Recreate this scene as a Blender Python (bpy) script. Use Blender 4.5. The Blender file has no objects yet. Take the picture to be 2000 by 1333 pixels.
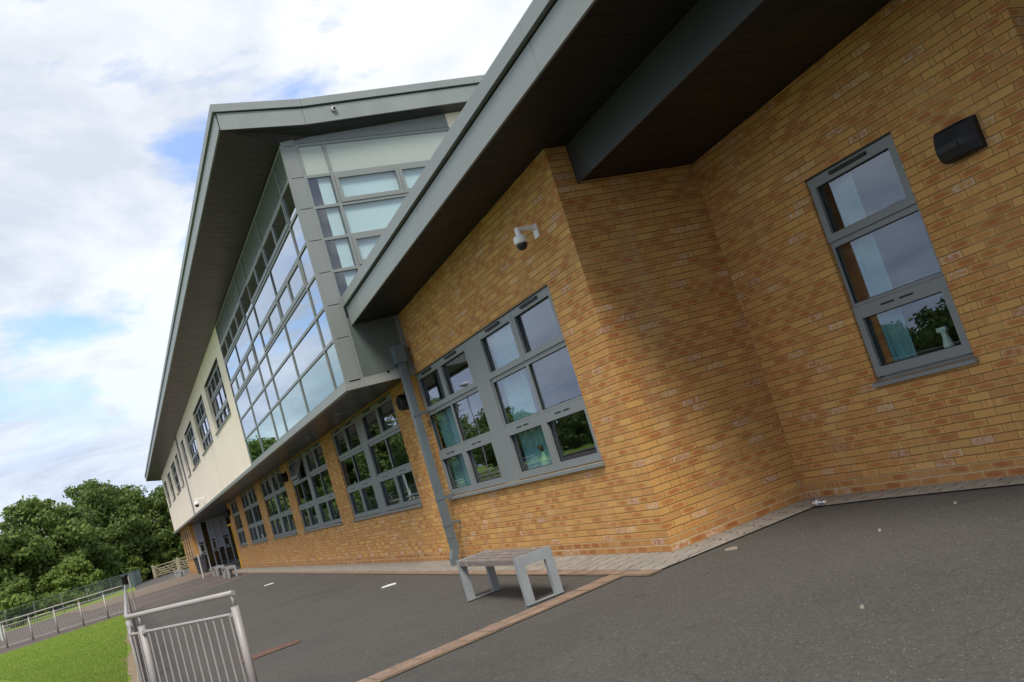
import bpy, math, random
import numpy as np
from mathutils import Vector, Matrix
random.seed(7); rng=np.random.default_rng(7)
R=math.radians
S=bpy.context.scene; COL=S.collection

# ---------------------------------------------------------------- camera
CX,CY,CZ=7.653,-4.8505,1.4097
yaw,pit,rol=-1.108997,0.124238,-0.297579
fwd=Vector((math.cos(pit)*math.sin(yaw),math.cos(pit)*math.cos(yaw),math.sin(pit)))
rt=Vector((math.cos(yaw),-math.sin(yaw),0)); up=rt.cross(fwd)
r2=math.cos(rol)*rt+math.sin(rol)*up; u2=-math.sin(rol)*rt+math.cos(rol)*up
cam=bpy.data.cameras.new('camera'); cam.sensor_width=36; cam.sensor_fit='HORIZONTAL'; cam.lens=1695.97/2000*36
cam.clip_start=.05; cam.clip_end=2000
co=bpy.data.objects.new('camera',cam); COL.objects.link(co)
m=Matrix((r2,u2,-fwd)).transposed().to_4x4(); m.translation=(CX,CY,CZ); co.matrix_world=m
S.camera=co
S.view_settings.view_transform='Standard'; S.view_settings.look='None'; S.view_settings.gamma=1
S.view_settings.exposure=0.18
S.render.engine='CYCLES'
S.cycles.max_bounces=8; S.cycles.transparent_max_bounces=12; S.cycles.caustics_reflective=False; S.cycles.caustics_refractive=False

# ---------------------------------------------------------------- sun + sky
sd=Vector((1,-.58,1.45)).normalized()      # towards the sun
EL=math.asin(sd.z); AZ=math.atan2(sd.x,sd.y)
sun=bpy.data.lights.new('sun','SUN'); sun.energy=3.0; sun.angle=R(17.0); sun.color=(1,.93,.82)
so=bpy.data.objects.new('sun',sun); COL.objects.link(so); so.rotation_euler=sd.to_track_quat('Z','Y').to_euler()
W=bpy.data.worlds.new('World'); S.world=W; W.use_nodes=True
nt=W.node_tree; N=nt.nodes; L=nt.links; N.clear()
def nd(N,t,**k):
    n=N.new(t)
    for a,b in k.items():
        if a in('inp',):
            for i,v in b.items(): n.inputs[i].default_value=v
        else: setattr(n,a,b)
    return n
out=nd(N,'ShaderNodeOutputWorld'); bg=nd(N,'ShaderNodeBackground'); sky=nd(N,'ShaderNodeTexSky')
sky.sky_type='NISHITA'; sky.sun_disc=False; sky.sun_elevation=EL; sky.sun_rotation=AZ; sky.ozone_density=1.6; sky.air_density=1.0; sky.dust_density=.6
bg.inputs[1].default_value=.14
tc=nd(N,'ShaderNodeTexCoord')
# cloud layer: project direction on a plane overhead
sp=nd(N,'ShaderNodeSeparateXYZ'); L.new(tc.outputs['Generated'],sp.inputs[0])
zz=nd(N,'ShaderNodeMath',operation='MAXIMUM',inp={1:0.0}); L.new(sp.outputs[2],zz.inputs[0])
za=nd(N,'ShaderNodeMath',operation='ADD',inp={1:.22}); L.new(zz.outputs[0],za.inputs[0])
dx=nd(N,'ShaderNodeMath',operation='DIVIDE'); L.new(sp.outputs[0],dx.inputs[0]); L.new(za.outputs[0],dx.inputs[1])
dy=nd(N,'ShaderNodeMath',operation='DIVIDE'); L.new(sp.outputs[1],dy.inputs[0]); L.new(za.outputs[0],dy.inputs[1])
cb=nd(N,'ShaderNodeCombineXYZ'); L.new(dx.outputs[0],cb.inputs[0]); L.new(dy.outputs[0],cb.inputs[1])
mp=nd(N,'ShaderNodeMapping'); mp.inputs['Location'].default_value=(-2.6,7.7,0); mp.inputs['Scale'].default_value=(1,1,1); L.new(cb.outputs[0],mp.inputs[0])
n1=nd(N,'ShaderNodeTexNoise',inp={'Scale':2.3,'Detail':9,'Roughness':.58,'Distortion':.25}); L.new(mp.outputs[0],n1.inputs[0])
n2=nd(N,'ShaderNodeTexNoise',inp={'Scale':1.9,'Detail':9,'Roughness':.6,'Distortion':.3}); 
mp2=nd(N,'ShaderNodeMapping'); mp2.inputs['Location'].default_value=(-7.3,4.9,2); L.new(cb.outputs[0],mp2.inputs[0]); L.new(mp2.outputs[0],n2.inputs[0])
r1=nd(N,'ShaderNodeValToRGB'); r1.color_ramp.elements[0].position=.365; r1.color_ramp.elements[0].color=(.25,.25,.25,1); r1.color_ramp.elements[1].position=.47; r1.color_ramp.elements[1].color=(1,1,1,1)
L.new(n1.outputs[0],r1.inputs[0])
r3=nd(N,'ShaderNodeValToRGB')
e=r3.color_ramp.elements; e[0].position=.40; e[0].color=(4.55,4.95,5.6,1); e[1].position=.60; e[1].color=(6.7,6.85,7.1,1)
L.new(n2.outputs[0],r3.inputs[0])
hz=nd(N,'ShaderNodeMapRange',inp={1:.30,2:.12,3:0.,4:1.}); L.new(sp.outputs[2],hz.inputs[0])
mk=nd(N,'ShaderNodeMath',operation='MAXIMUM'); L.new(r1.outputs[0],mk.inputs[0]); L.new(hz.outputs[0],mk.inputs[1])
hz2=nd(N,'ShaderNodeMapRange',inp={1:.42,2:.05,3:0.,4:1.}); L.new(sp.outputs[2],hz2.inputs[0])
cl2=nd(N,'ShaderNodeMixRGB',blend_type='MULTIPLY',inp={2:(.80,.865,.97,1)}); L.new(hz2.outputs[0],cl2.inputs[0]); L.new(r3.outputs[0],cl2.inputs[1])
mx=nd(N,'ShaderNodeMixRGB'); L.new(mk.outputs[0],mx.inputs[0])
sk2=nd(N,'ShaderNodeMixRGB',blend_type='MULTIPLY',inp={0:1.0,2:(1.25,1.45,1.75,1)}); L.new(sky.outputs[0],sk2.inputs[1])
L.new(sk2.outputs[0],mx.inputs[1]); L.new(cl2.outputs[0],mx.inputs[2])
L.new(mx.outputs[0],bg.inputs[0]); L.new(bg.outputs[0],out.inputs[0])

# ---------------------------------------------------------------- material helpers
def newmat(name):
    M=bpy.data.materials.new(name); M.use_nodes=True; t=M.node_tree
    b=t.nodes['Principled BSDF']; return M,t,t.nodes,t.links,b
def mth(N,L,op,a,b=None,c=None,clamp=False):
    n=N.new('ShaderNodeMath'); n.operation=op; n.use_clamp=clamp
    for i,x in enumerate((a,b,c)):
        if x is None: continue
        if isinstance(x,(int,float)): n.inputs[i].default_value=x
        else: L.new(x,n.inputs[i])
    return n.outputs[0]
def mixc(N,L,f,a,b,bt='MIX'):
    n=N.new('ShaderNodeMixRGB'); n.blend_type=bt
    for i,x in enumerate((f,a,b)):
        if isinstance(x,(int,float)): n.inputs[i].default_value=x
        elif isinstance(x,tuple): n.inputs[i].default_value=x if len(x)==4 else (*x,1)
        else: L.new(x,n.inputs[i])
    return n.outputs[0]
def noise(N,L,scale,det=4,ro=.5,vec=None,dist=0):
    n=N.new('ShaderNodeTexNoise'); n.inputs['Scale'].default_value=scale; n.inputs['Detail'].default_value=det; n.inputs['Roughness'].default_value=ro; n.inputs['Distortion'].default_value=dist
    if vec is not None: L.new(vec,n.inputs[0])
    return n
def mapr(N,L,v,a,b,c=0.,d=1.):
    n=N.new('ShaderNodeMapRange'); n.clamp=True
    L.new(v,n.inputs[0])
    for i,x in enumerate((a,b,c,d)): n.inputs[i+1].default_value=x
    return n.outputs[0]
def bump(N,L,b,h,st,dist=.01):
    n=N.new('ShaderNodeBump'); n.inputs['Strength'].default_value=st; n.inputs['Distance'].default_value=dist
    L.new(h,n.inputs['Height']); L.new(n.outputs[0],b.inputs['Normal'])
def wpos(N): return N.new('ShaderNodeNewGeometry').outputs['Position']

def simple(name,col,rough=.5,metal=0.,var=.12,vs=6.,bs=0.,bsc=60.,spec=.5,streak=False):
    M,t,N,L,b=newmat(name)
    P=wpos(N); n=noise(N,L,vs,6,.6,P)
    f=mapr(N,L,n.outputs[0],.3,.7)
    c1=tuple(max(0,x*(1-var)) for x in col); c2=tuple(min(1,x*(1+var)) for x in col)
    c=mixc(N,L,f,c1,c2)
    if streak:
        mp=N.new('ShaderNodeMapping'); mp.inputs['Scale'].default_value=(9,9,.7); L.new(P,mp.inputs[0])
        n3=noise(N,L,1.0,5,.6,mp.outputs[0]); c=mixc(N,L,mapr(N,L,n3.outputs[0],.52,.75,0,.22),c,tuple(x*.72 for x in col))
    L.new(c,b.inputs['Base Color']); b.inputs['Roughness'].default_value=rough; b.inputs['Metallic'].default_value=metal
    b.inputs['Specular IOR Level'].default_value=spec
    L.new(mapr(N,L,n.outputs[0],.25,.75,rough*.85,min(1,rough*1.15)),b.inputs['Roughness'])
    if bs>0:
        n2=noise(N,L,bsc,5,.6,P); bump(N,L,b,n2.outputs[0],bs,.01)
    return M

def brick_mat():
    M,t,N,L,b=newmat('buff_brick')
    uv=N.new('ShaderNodeUVMap').outputs[0]
    P=wpos(N)
    wob=noise(N,L,55,3,.5,P)
    s=N.new('ShaderNodeSeparateXYZ'); L.new(uv,s.inputs[0]); u,v0=s.outputs[0],s.outputs[1]
    wv=noise(N,L,2.6,2,.5,P); v=mth(N,L,'ADD',v0,mth(N,L,'MULTIPLY',mth(N,L,'SUBTRACT',wv.outputs[0],.5),.014))
    wu=noise(N,L,5.3,2,.5,P); u=mth(N,L,'ADD',u,mth(N,L,'MULTIPLY',mth(N,L,'SUBTRACT',wu.outputs[0],.5),.02))
    vr=mth(N,L,'DIVIDE',v,.075); row=mth(N,L,'FLOOR',vr); fv=mth(N,L,'FRACT',vr)
    off=mth(N,L,'MULTIPLY',mth(N,L,'FLOORED_MODULO',row,2.),.5)
    uu=mth(N,L,'ADD',mth(N,L,'DIVIDE',u,.225),off); col=mth(N,L,'FLOOR',uu); fu=mth(N,L,'FRACT',uu)
    wn=N.new('ShaderNodeTexWhiteNoise'); wn.noise_dimensions='2D'
    cb=N.new('ShaderNodeCombineXYZ'); L.new(col,cb.inputs[0]); L.new(row,cb.inputs[1]); L.new(cb.outputs[0],wn.inputs['Vector'])
    sc=N.new('ShaderNodeSeparateColor'); L.new(wn.outputs['Color'],sc.inputs[0]); ra,rb,rc=sc.outputs[0],sc.outputs[1],sc.outputs[2]
    du=mth(N,L,'MULTIPLY',mth(N,L,'MINIMUM',fu,mth(N,L,'SUBTRACT',1.,fu)),.225)
    dv=mth(N,L,'MULTIPLY',mth(N,L,'MINIMUM',fv,mth(N,L,'SUBTRACT',1.,fv)),.075)
    d=mth(N,L,'MINIMUM',mth(N,L,'ADD',du,.0016),dv)
    d=mth(N,L,'ADD',d,mth(N,L,'MULTIPLY',mth(N,L,'SUBTRACT',wob.outputs[0],.5),.006))
    bm=mapr(N,L,d,.0032,.0068)            # 1 inside the brick
    cr=N.new('ShaderNodeValToRGB'); E=cr.color_ramp.elements
    E[0].position=0; E[0].color=(.60,.335,.105,1); E[1].position=1; E[1].color=(.575,.30,.10,1)
    for p,c in ((.3,(.63,.36,.12,1)),(.5,(.585,.32,.10,1)),(.7,(.54,.305,.105,1)),(.82,(.60,.32,.11,1)),(.93,(.48,.25,.09,1))):
        x=E.new(p); x.color=c
    L.new(ra,cr.inputs[0])
    # rusty heart of the fired face
    ex=mth(N,L,'POWER',mth(N,L,'ABSOLUTE',mth(N,L,'DIVIDE',mth(N,L,'SUBTRACT',fu,.5),.43)),3.)
    ey=mth(N,L,'POWER',mth(N,L,'ABSOLUTE',mth(N,L,'DIVIDE',mth(N,L,'SUBTRACT',fv,.5),.36)),2.5)
    nn=noise(N,L,16,3,.6,P)
    ee=mth(N,L,'ADD',mth(N,L,'ADD',ex,ey),mth(N,L,'MULTIPLY',mth(N,L,'SUBTRACT',nn.outputs[0],.5),1.6))
    heart=mth(N,L,'MULTIPLY',mapr(N,L,ee,1.25,.1),mapr(N,L,rb,.2,.85,0,1.0))
    # darker firing bands across some bricks
    bandw=mth(N,L,'SINE',mth(N,L,'ADD',mth(N,L,'MULTIPLY',fu,19.),mth(N,L,'MULTIPLY',rc,6.)))
    band=mth(N,L,'MULTIPLY',mapr(N,L,bandw,.1,.8),mapr(N,L,sc.outputs[2],.55,.62,0,1)); band=mth(N,L,'MULTIPLY',band,mapr(N,L,sc.outputs[2],.8,.74,0,.55))
    heart=mth(N,L,'MAXIMUM',heart,mth(N,L,'MULTIPLY',band,mapr(N,L,nn.outputs[0],.35,.6)))
    heart=mth(N,L,'MULTIPLY',heart,mapr(N,L,v,0.17,.14,1,1.0))
    base=mixc(N,L,heart,cr.outputs[0],(.415,.158,.055))
    # two low damp courses: redder
    low=mapr(N,L,v,.152,.148)
    base=mixc(N,L,mth(N,L,'MULTIPLY',low,.75),base,mixc(N,L,heart,(.42,.2,.07),(.30,.10,.035)))
    # lime bloom on a few bricks
    n5=noise(N,L,22,4,.6,P)
    bl=mth(N,L,'MULTIPLY',mapr(N,L,rc,.93,.94),mapr(N,L,n5.outputs[0],.42,.66,0.0,.7))
    base=mixc(N,L,bl,base,(.62,.5,.42))
    # patchy fine grain
    n6=noise(N,L,140,4,.7,P); base=mixc(N,L,mapr(N,L,n6.outputs[0],.3,.75,0,.25),base,mixc(N,L,.5,base,(.2,.1,.04)))
    mort=mixc(N,L,low,(.25,.142,.052),(.52,.41,.24))
    n7=noise(N,L,1.1,3,.5,P)
    mort=mixc(N,L,mapr(N,L,n7.outputs[0],.55,.68,0,.45),mort,(.5,.36,.19))
    c=mixc(N,L,bm,mort,base)
    mps=N.new('ShaderNodeMapping'); mps.inputs['Scale'].default_value=(2.2,2.2,.28); L.new(P,mps.inputs[0])
    n9=noise(N,L,1.,6,.65,mps.outputs[0]); c=mixc(N,L,mapr(N,L,n9.outputs[0],.55,.72,0,.16),c,(.60,.50,.38)); c=mixc(N,L,mapr(N,L,n9.outputs[0],.42,.28,0,.22),c,mixc(N,L,.5,c,(.2,.12,.06)))
    n8=noise(N,L,.7,5,.6,P); c=mixc(N,L,mapr(N,L,n8.outputs[0],.5,.75,0,.2),c,mixc(N,L,.6,c,(.2,.12,.05)))
    L.new(c,b.inputs['Base Color']); b.inputs['Roughness'].default_value=.9; b.inputs['Specular IOR Level'].default_value=.25
    h=mth(N,L,'ADD',bm,mth(N,L,'MULTIPLY',n6.outputs[0],.25)); bump(N,L,b,h,.55,.010)
    return M

def asphalt_mat(name,c0,c1,speck=.5,patch=True):
    M,t,N,L,b=newmat(name); P=wpos(N)
    a=noise(N,L,170,6,.75,P); p=noise(N,L,.55,6,.6,P); p2=noise(N,L,3.2,4,.6,P)
    c=mixc(N,L,mapr(N,L,p.outputs[0],.35,.65),c0,c1)
    c=mixc(N,L,mapr(N,L,p2.outputs[0],.45,.75,0,.3),c,tuple(x*1.25 for x in c1))
    c=mixc(N,L,mapr(N,L,a.outputs[0],.38,.62,0,.75),mixc(N,L,.55,c,(.015,.014,.013)),mixc(N,L,.25,c,(.26,.23,.2)))
    g2=noise(N,L,48,5,.8,P); c=mixc(N,L,mapr(N,L,g2.outputs[0],.35,.65,0,.75),mixc(N,L,.4,c,(.02,.019,.018)),mixc(N,L,.22,c,(.33,.3,.26)))
    vo=N.new('ShaderNodeTexVoronoi'); vo.inputs['Scale'].default_value=60; L.new(P,vo.inputs[0])
    sc=N.new('ShaderNodeSeparateColor'); L.new(vo.outputs['Color'],sc.inputs[0])
    sp=mth(N,L,'MULTIPLY',mapr(N,L,vo.outputs['Distance'],.26,.14),mapr(N,L,sc.outputs[0],.86,.87,0,speck*1.3))
    c=mixc(N,L,sp,c,(.52,.47,.4))
    vo2=N.new('ShaderNodeTexVoronoi'); vo2.inputs['Scale'].default_value=21; L.new(P,vo2.inputs[0])
    sc2=N.new('ShaderNodeSeparateColor'); L.new(vo2.outputs['Color'],sc2.inputs[0])
    sp2=mth(N,L,'MULTIPLY',mapr(N,L,vo2.outputs['Distance'],.14,.09),mapr(N,L,sc2.outputs[1],.9,.91,0,speck*.9))
    c=mixc(N,L,sp2,c,(.5,.44,.34))
    # damp, oily stains and faint hairline cracks
    st=noise(N,L,.28,7,.68,P,1.2); c=mixc(N,L,mapr(N,L,st.outputs[0],.54,.62,0,.28),c,mixc(N,L,.6,c,(.03,.028,.026)))
    wp=N.new('ShaderNodeMixRGB'); wp.blend_type='ADD'; wp.inputs[0].default_value=.5; L.new(P,wp.inputs[1]); L.new(noise(N,L,1.7,4,.6,P).outputs['Color'],wp.inputs[2])
    vc=N.new('ShaderNodeTexVoronoi'); vc.feature='DISTANCE_TO_EDGE'; vc.inputs['Scale'].default_value=.33; L.new(wp.outputs[0],vc.inputs[0])
    ck=mth(N,L,'MULTIPLY',mapr(N,L,vc.outputs['Distance'],.004,.0015,0,1),mapr(N,L,p2.outputs[0],.5,.58,0,.35)); c=mixc(N,L,ck,c,(.02,.019,.018))
    L.new(c,b.inputs['Base Color']); L.new(mapr(N,L,st.outputs[0],.5,.62,.88,.7),b.inputs['Roughness']); b.inputs['Specular IOR Level'].default_value=.35
    h=mth(N,L,'ADD',a.outputs[0],mth(N,L,'MULTIPLY',p2.outputs[0],.2)); bump(N,L,b,h,.6,.012)
    return M

def metal_panel(name,col,rough=.42,seam=0.,spec=.5,axis=0,metal=0.,var=.08,grime=.3):
    """painted sheet metal; seam = plank pitch in metres along an axis of world space"""
    M,t,N,L,b=newmat(name); P=wpos(N)
    n=noise(N,L,2.2,7,.65,P); c=mixc(N,L,mapr(N,L,n.outputs[0],.3,.7),tuple(x*(1-var) for x in col),tuple(x*(1+var) for x in col))
    g=noise(N,L,.9,6,.7,P,.4); c=mixc(N,L,mapr(N,L,g.outputs[0],.55,.8,0,grime),c,tuple(x*.55 for x in col))
    if seam:
        s=N.new('ShaderNodeSeparateXYZ'); L.new(P,s.inputs[0]); f=mth(N,L,'FRACT',mth(N,L,'DIVIDE',s.outputs[axis],seam))
        fl=mth(N,L,'FLOOR',mth(N,L,'DIVIDE',s.outputs[axis],seam))
        wn=N.new('ShaderNodeTexWhiteNoise'); wn.noise_dimensions='1D'; L.new(fl,wn.inputs['W'])
        c=mixc(N,L,mapr(N,L,wn.outputs['Value'],0,1,0,.22),c,tuple(x*.7 for x in col))
        ln=mapr(N,L,mth(N,L,'MINIMUM',f,mth(N,L,'SUBTRACT',1.,f)),.0,.045,1,0)
        c=mixc(N,L,ln,c,tuple(x*.3 for x in col)); bump(N,L,b,mth(N,L,'SUBTRACT',1.,ln),.5,.01)
    L.new(c,b.inputs['Base Color']); b.inputs['Metallic'].default_value=metal; b.inputs['Specular IOR Level'].default_value=spec
    L.new(mapr(N,L,n.outputs[0],.3,.7,rough*.85,rough*1.15),b.inputs['Roughness'])
    return M

def glass_mat(name,tint,base=.06,gain=1.5,rough=.0,wave=.0012,refl=(1,1,1)):
    M=bpy.data.materials.new(name); M.use_nodes=True; t=M.node_tree; N=t.nodes; L=t.links; N.clear()
    o=N.new('ShaderNodeOutputMaterial'); mx=N.new('ShaderNodeMixShader'); tr=N.new('ShaderNodeBsdfTransparent'); gl=N.new('ShaderNodeBsdfGlossy')
    tr.inputs[0].default_value=(*tint,1); gl.inputs['Roughness'].default_value=rough; gl.inputs[0].default_value=(*refl,1)
    lw=N.new('ShaderNodeLayerWeight'); lw.inputs[0].default_value=.5      # Schlick, so both faces of the pane behave alike
    sch=mth(N,L,'ADD',mth(N,L,'MULTIPLY',mth(N,L,'POWER',lw.outputs['Facing'],5.),.96),.04)
    f=mth(N,L,'ADD',mth(N,L,'MULTIPLY',sch,gain),base,clamp=True)
    P=wpos(N); n=noise(N,L,1.3,2,.5,P); bp=N.new('ShaderNodeBump'); bp.inputs['Strength'].default_value=1; bp.inputs['Distance'].default_value=wave
    L.new(n.outputs[0],bp.inputs['Height']); L.new(bp.outputs[0],gl.inputs['Normal'])
    L.new(f,mx.inputs[0]); L.new(tr.outputs[0],mx.inputs[1]); L.new(gl.outputs[0],mx.inputs[2]); L.new(mx.outputs[0],o.inputs[0])
    return M

def leaf_mat(name,c0,c1,c2):
    M,t,N,L,b=newmat(name); P=wpos(N)
    ri=N.new('ShaderNodeNewGeometry').outputs['Random Per Island']
    n=noise(N,L,.45,3,.5,P)
    c=mixc(N,L,ri,c0,c1); c=mixc(N,L,mapr(N,L,n.outputs[0],.5,.72,0,.8),c,c2)
    L.new(c,b.inputs['Base Color']); b.inputs['Roughness'].default_value=.55; b.inputs['Specular IOR Level'].default_value=.3
    tl=N.new('ShaderNodeBsdfTranslucent'); L.new(c,tl.inputs[0]); mx=N.new('ShaderNodeMixShader'); mx.inputs[0].default_value=.38
    o=[x for x in N if x.type=='OUTPUT_MATERIAL'][0]; L.new(b.outputs[0],mx.inputs[1]); L.new(tl.outputs[0],mx.inputs[2]); L.new(mx.outputs[0],o.inputs[0])
    return M

def wood_mat(name,c0,c1,axis=0):
    M,t,N,L,b=newmat(name); P=wpos(N)
    mp=N.new('ShaderNodeMapping'); sc=[60,60,60]; sc[axis]=4; mp.inputs['Scale'].default_value=sc; L.new(P,mp.inputs[0])
    n=noise(N,L,1,6,.65,mp.outputs[0],.3); n2=noise(N,L,7,5,.7,P)
    c=mixc(N,L,mapr(N,L,n.outputs[0],.3,.7),c0,c1); c=mixc(N,L,mapr(N,L,n2.outputs[0],.55,.7,0,.6),c,tuple(min(1,x*1.9) for x in c1))
    L.new(c,b.inputs['Base Color']); b.inputs['Roughness'].default_value=.8; bump(N,L,b,n.outputs[0],.5,.004)
    return M

MB_=brick_mat()
ASPH=asphalt_mat('asphalt',(.080,.075,.067),(.113,.106,.095))
ASPH2=asphalt_mat('reddish_asphalt',(.15,.105,.09),(.18,.13,.115),.1)
TAN=asphalt_mat('tan_surfacing',(.34,.24,.16),(.39,.285,.2),.1)
FRAME=metal_panel('grey_window_paint',(.20,.215,.215),.45,var=.05,grime=.1)
MULL=metal_panel('pale_grey_mullion_paint',(.20,.218,.208),.4,var=.05,grime=.12)
FASC=metal_panel('pale_grey_fascia',(.235,.26,.252),.45,grime=.18)
TRIM=metal_panel('grey_ledge_trim',(.25,.265,.25),.42,grime=.2)
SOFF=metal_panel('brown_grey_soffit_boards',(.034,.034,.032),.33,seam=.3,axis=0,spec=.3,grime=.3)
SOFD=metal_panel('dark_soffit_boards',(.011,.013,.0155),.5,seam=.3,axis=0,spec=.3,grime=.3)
BEAMM=metal_panel('dark_grey_beam_casing',(.04,.046,.049),.45)
PIPE=metal_panel('blue_grey_pipe_paint',(.11,.138,.152),.4)
REND=simple('cream_render',(.88,.78,.645),.9,var=.04,vs=.5,bs=.15,bsc=300,spec=.2,streak=True)
SPAN=metal_panel('green_grey_spandrel',(.34,.385,.35),.3,var=.03,grime=.05)
SPAND=metal_panel('dark_green_spandrel',(.10,.125,.115),.25,var=.04,grime=.05)
LSPAN=glass_mat('pale_back_painted_glass',(.0,.0,.0),.25,1.6)
GLASS=glass_mat('window_glass',(.84,.91,.90),.05,1.2,refl=(.86,.88,1.0))
CLEAR=glass_mat('clear_bay_glass',(.93,.97,.97),.02,.9,refl=(.85,.87,1.0))
CGLASS=glass_mat('tinted_bay_glass',(.5,.58,.6),.40,1.6,refl=(.68,.74,.79))
PGLASS=glass_mat('pale_green_bay_glass',(.6,.7,.68),.30,1.4,refl=(.64,.77,.76))
RAIL=simple('galvanised_pinkish_grey_paint',(.34,.315,.30),.45,var=.06,vs=3,spec=.5)
BLACK=simple('black_plastic',(.008,.008,.009),.6,var=.2)
RUB=simple('black_gasket_and_shadow',(.01,.01,.01),.6)
WHITE=simple('white_plastic',(.78,.78,.76),.35,var=.03)
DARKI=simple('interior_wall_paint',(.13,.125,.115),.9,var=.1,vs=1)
CURT=simple('pale_blue_curtain',(.22,.40,.45),.9,var=.08,vs=9)
BLIND=simple('pale_roller_blind',(.50,.60,.61),.85,var=.04,vs=2)
BENCHM=simple('grey_bench_paint',(.27,.29,.30),.45,var=.08,vs=8)
BWOOD=wood_mat('weathered_bench_timber',(.135,.105,.09),(.26,.22,.195),0)
GWOOD=wood_mat('gate_timber',(.24,.20,.13),(.36,.31,.21),0)
YEL=simple('yellow_edge_paint',(.75,.47,.02),.5)
GREENG=simple('green_grey_fence_paint',(.14,.175,.175),.5)
RBRICK=simple('orange_paver',(.42,.20,.11),.85,var=.25,vs=14,bs=.3)
RUSTY=simple('rusty_drain_metal',(.15,.078,.052),.8,var=.35,vs=30,bs=.5)
CREAML=simple('worn_cream_line_paint',(.42,.33,.25),.8,var=.2,vs=5)
SOIL=simple('bare_soil',(.25,.18,.11),.95,var=.3,vs=12,bs=.6)
BARK=simple('tree_bark',(.10,.075,.055),.9,var=.3,vs=8,bs=.6,bsc=30)
ROOFT=simple('orange_roof_tiles',(.45,.16,.08),.85,var=.2,vs=3)
STEEL=simple('brushed_steel',(.35,.36,.36),.4,metal=.6)
PAPER=simple('white_paper',(.8,.79,.75),.8)

def paver_mat():
    M,t,N,L,b=newmat('zigzag_block_paving'); uv=N.new('ShaderNodeUVMap').outputs[0]; P=wpos(N)
    s=N.new('ShaderNodeSeparateXYZ'); L.new(uv,s.inputs[0]); u,v=s.outputs[0],s.outputs[1]
    w=mth(N,L,'MULTIPLY',mth(N,L,'SINE',mth(N,L,'MULTIPLY',v,40.)),.022)
    uu=mth(N,L,'ADD',mth(N,L,'ADD',u,w),mth(N,L,'MULTIPLY',v,.25))
    f=mth(N,L,'FRACT',mth(N,L,'DIVIDE',uu,.225))
    dj=mth(N,L,'MULTIPLY',mth(N,L,'MINIMUM',f,mth(N,L,'SUBTRACT',1.,f)),.225)
    n=noise(N,L,11,3,.6,P)
    j=mth(N,L,'MULTIPLY',mapr(N,L,dj,.005,.016,1,0),mapr(N,L,n.outputs[0],.38,.52,.15,1))
    n2=noise(N,L,5,5,.65,P); c=mixc(N,L,mapr(N,L,n2.outputs[0],.3,.7),(.21,.195,.165),(.36,.33,.285))
    c=mixc(N,L,mth(N,L,'MULTIPLY',j,.8),c,(.04,.038,.035))
    L.new(c,b.inputs['Base Color']); b.inputs['Roughness'].default_value=.75; b.inputs['Specular IOR Level'].default_value=.4
    bump(N,L,b,mth(N,L,'SUBTRACT',1.,j),.6,.008); return M
PAVE=paver_mat()
def grass_mat():
    M,t,N,L,b=newmat('lawn_grass'); P=wpos(N)
    n=noise(N,L,.8,5,.6,P); n2=noise(N,L,60,4,.7,P)
    c=mixc(N,L,mapr(N,L,n.outputs[0],.35,.65),(.17,.255,.035),(.25,.325,.05)); c=mixc(N,L,mapr(N,L,n2.outputs[0],.4,.65,0,.4),c,(.11,.19,.02))
    L.new(c,b.inputs['Base Color']); b.inputs['Roughness'].default_value=.9; b.inputs['Specular IOR Level'].default_value=.15; bump(N,L,b,n2.outputs[0],.8,.03); return M
GRASS=grass_mat()
BLADE=leaf_mat('grass_blades',(.16,.25,.035),(.24,.34,.055),(.25,.30,.07))
LEAF1=leaf_mat('sycamore_leaves',(.10,.155,.035),(.20,.27,.07),(.15,.21,.055))
LEAF2=leaf_mat('bright_leaves',(.12,.18,.035),(.22,.29,.065),(.17,.23,.06))
LEAF3=leaf_mat('dark_leaves',(.075,.125,.03),(.16,.22,.055),(.11,.165,.04))

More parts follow.
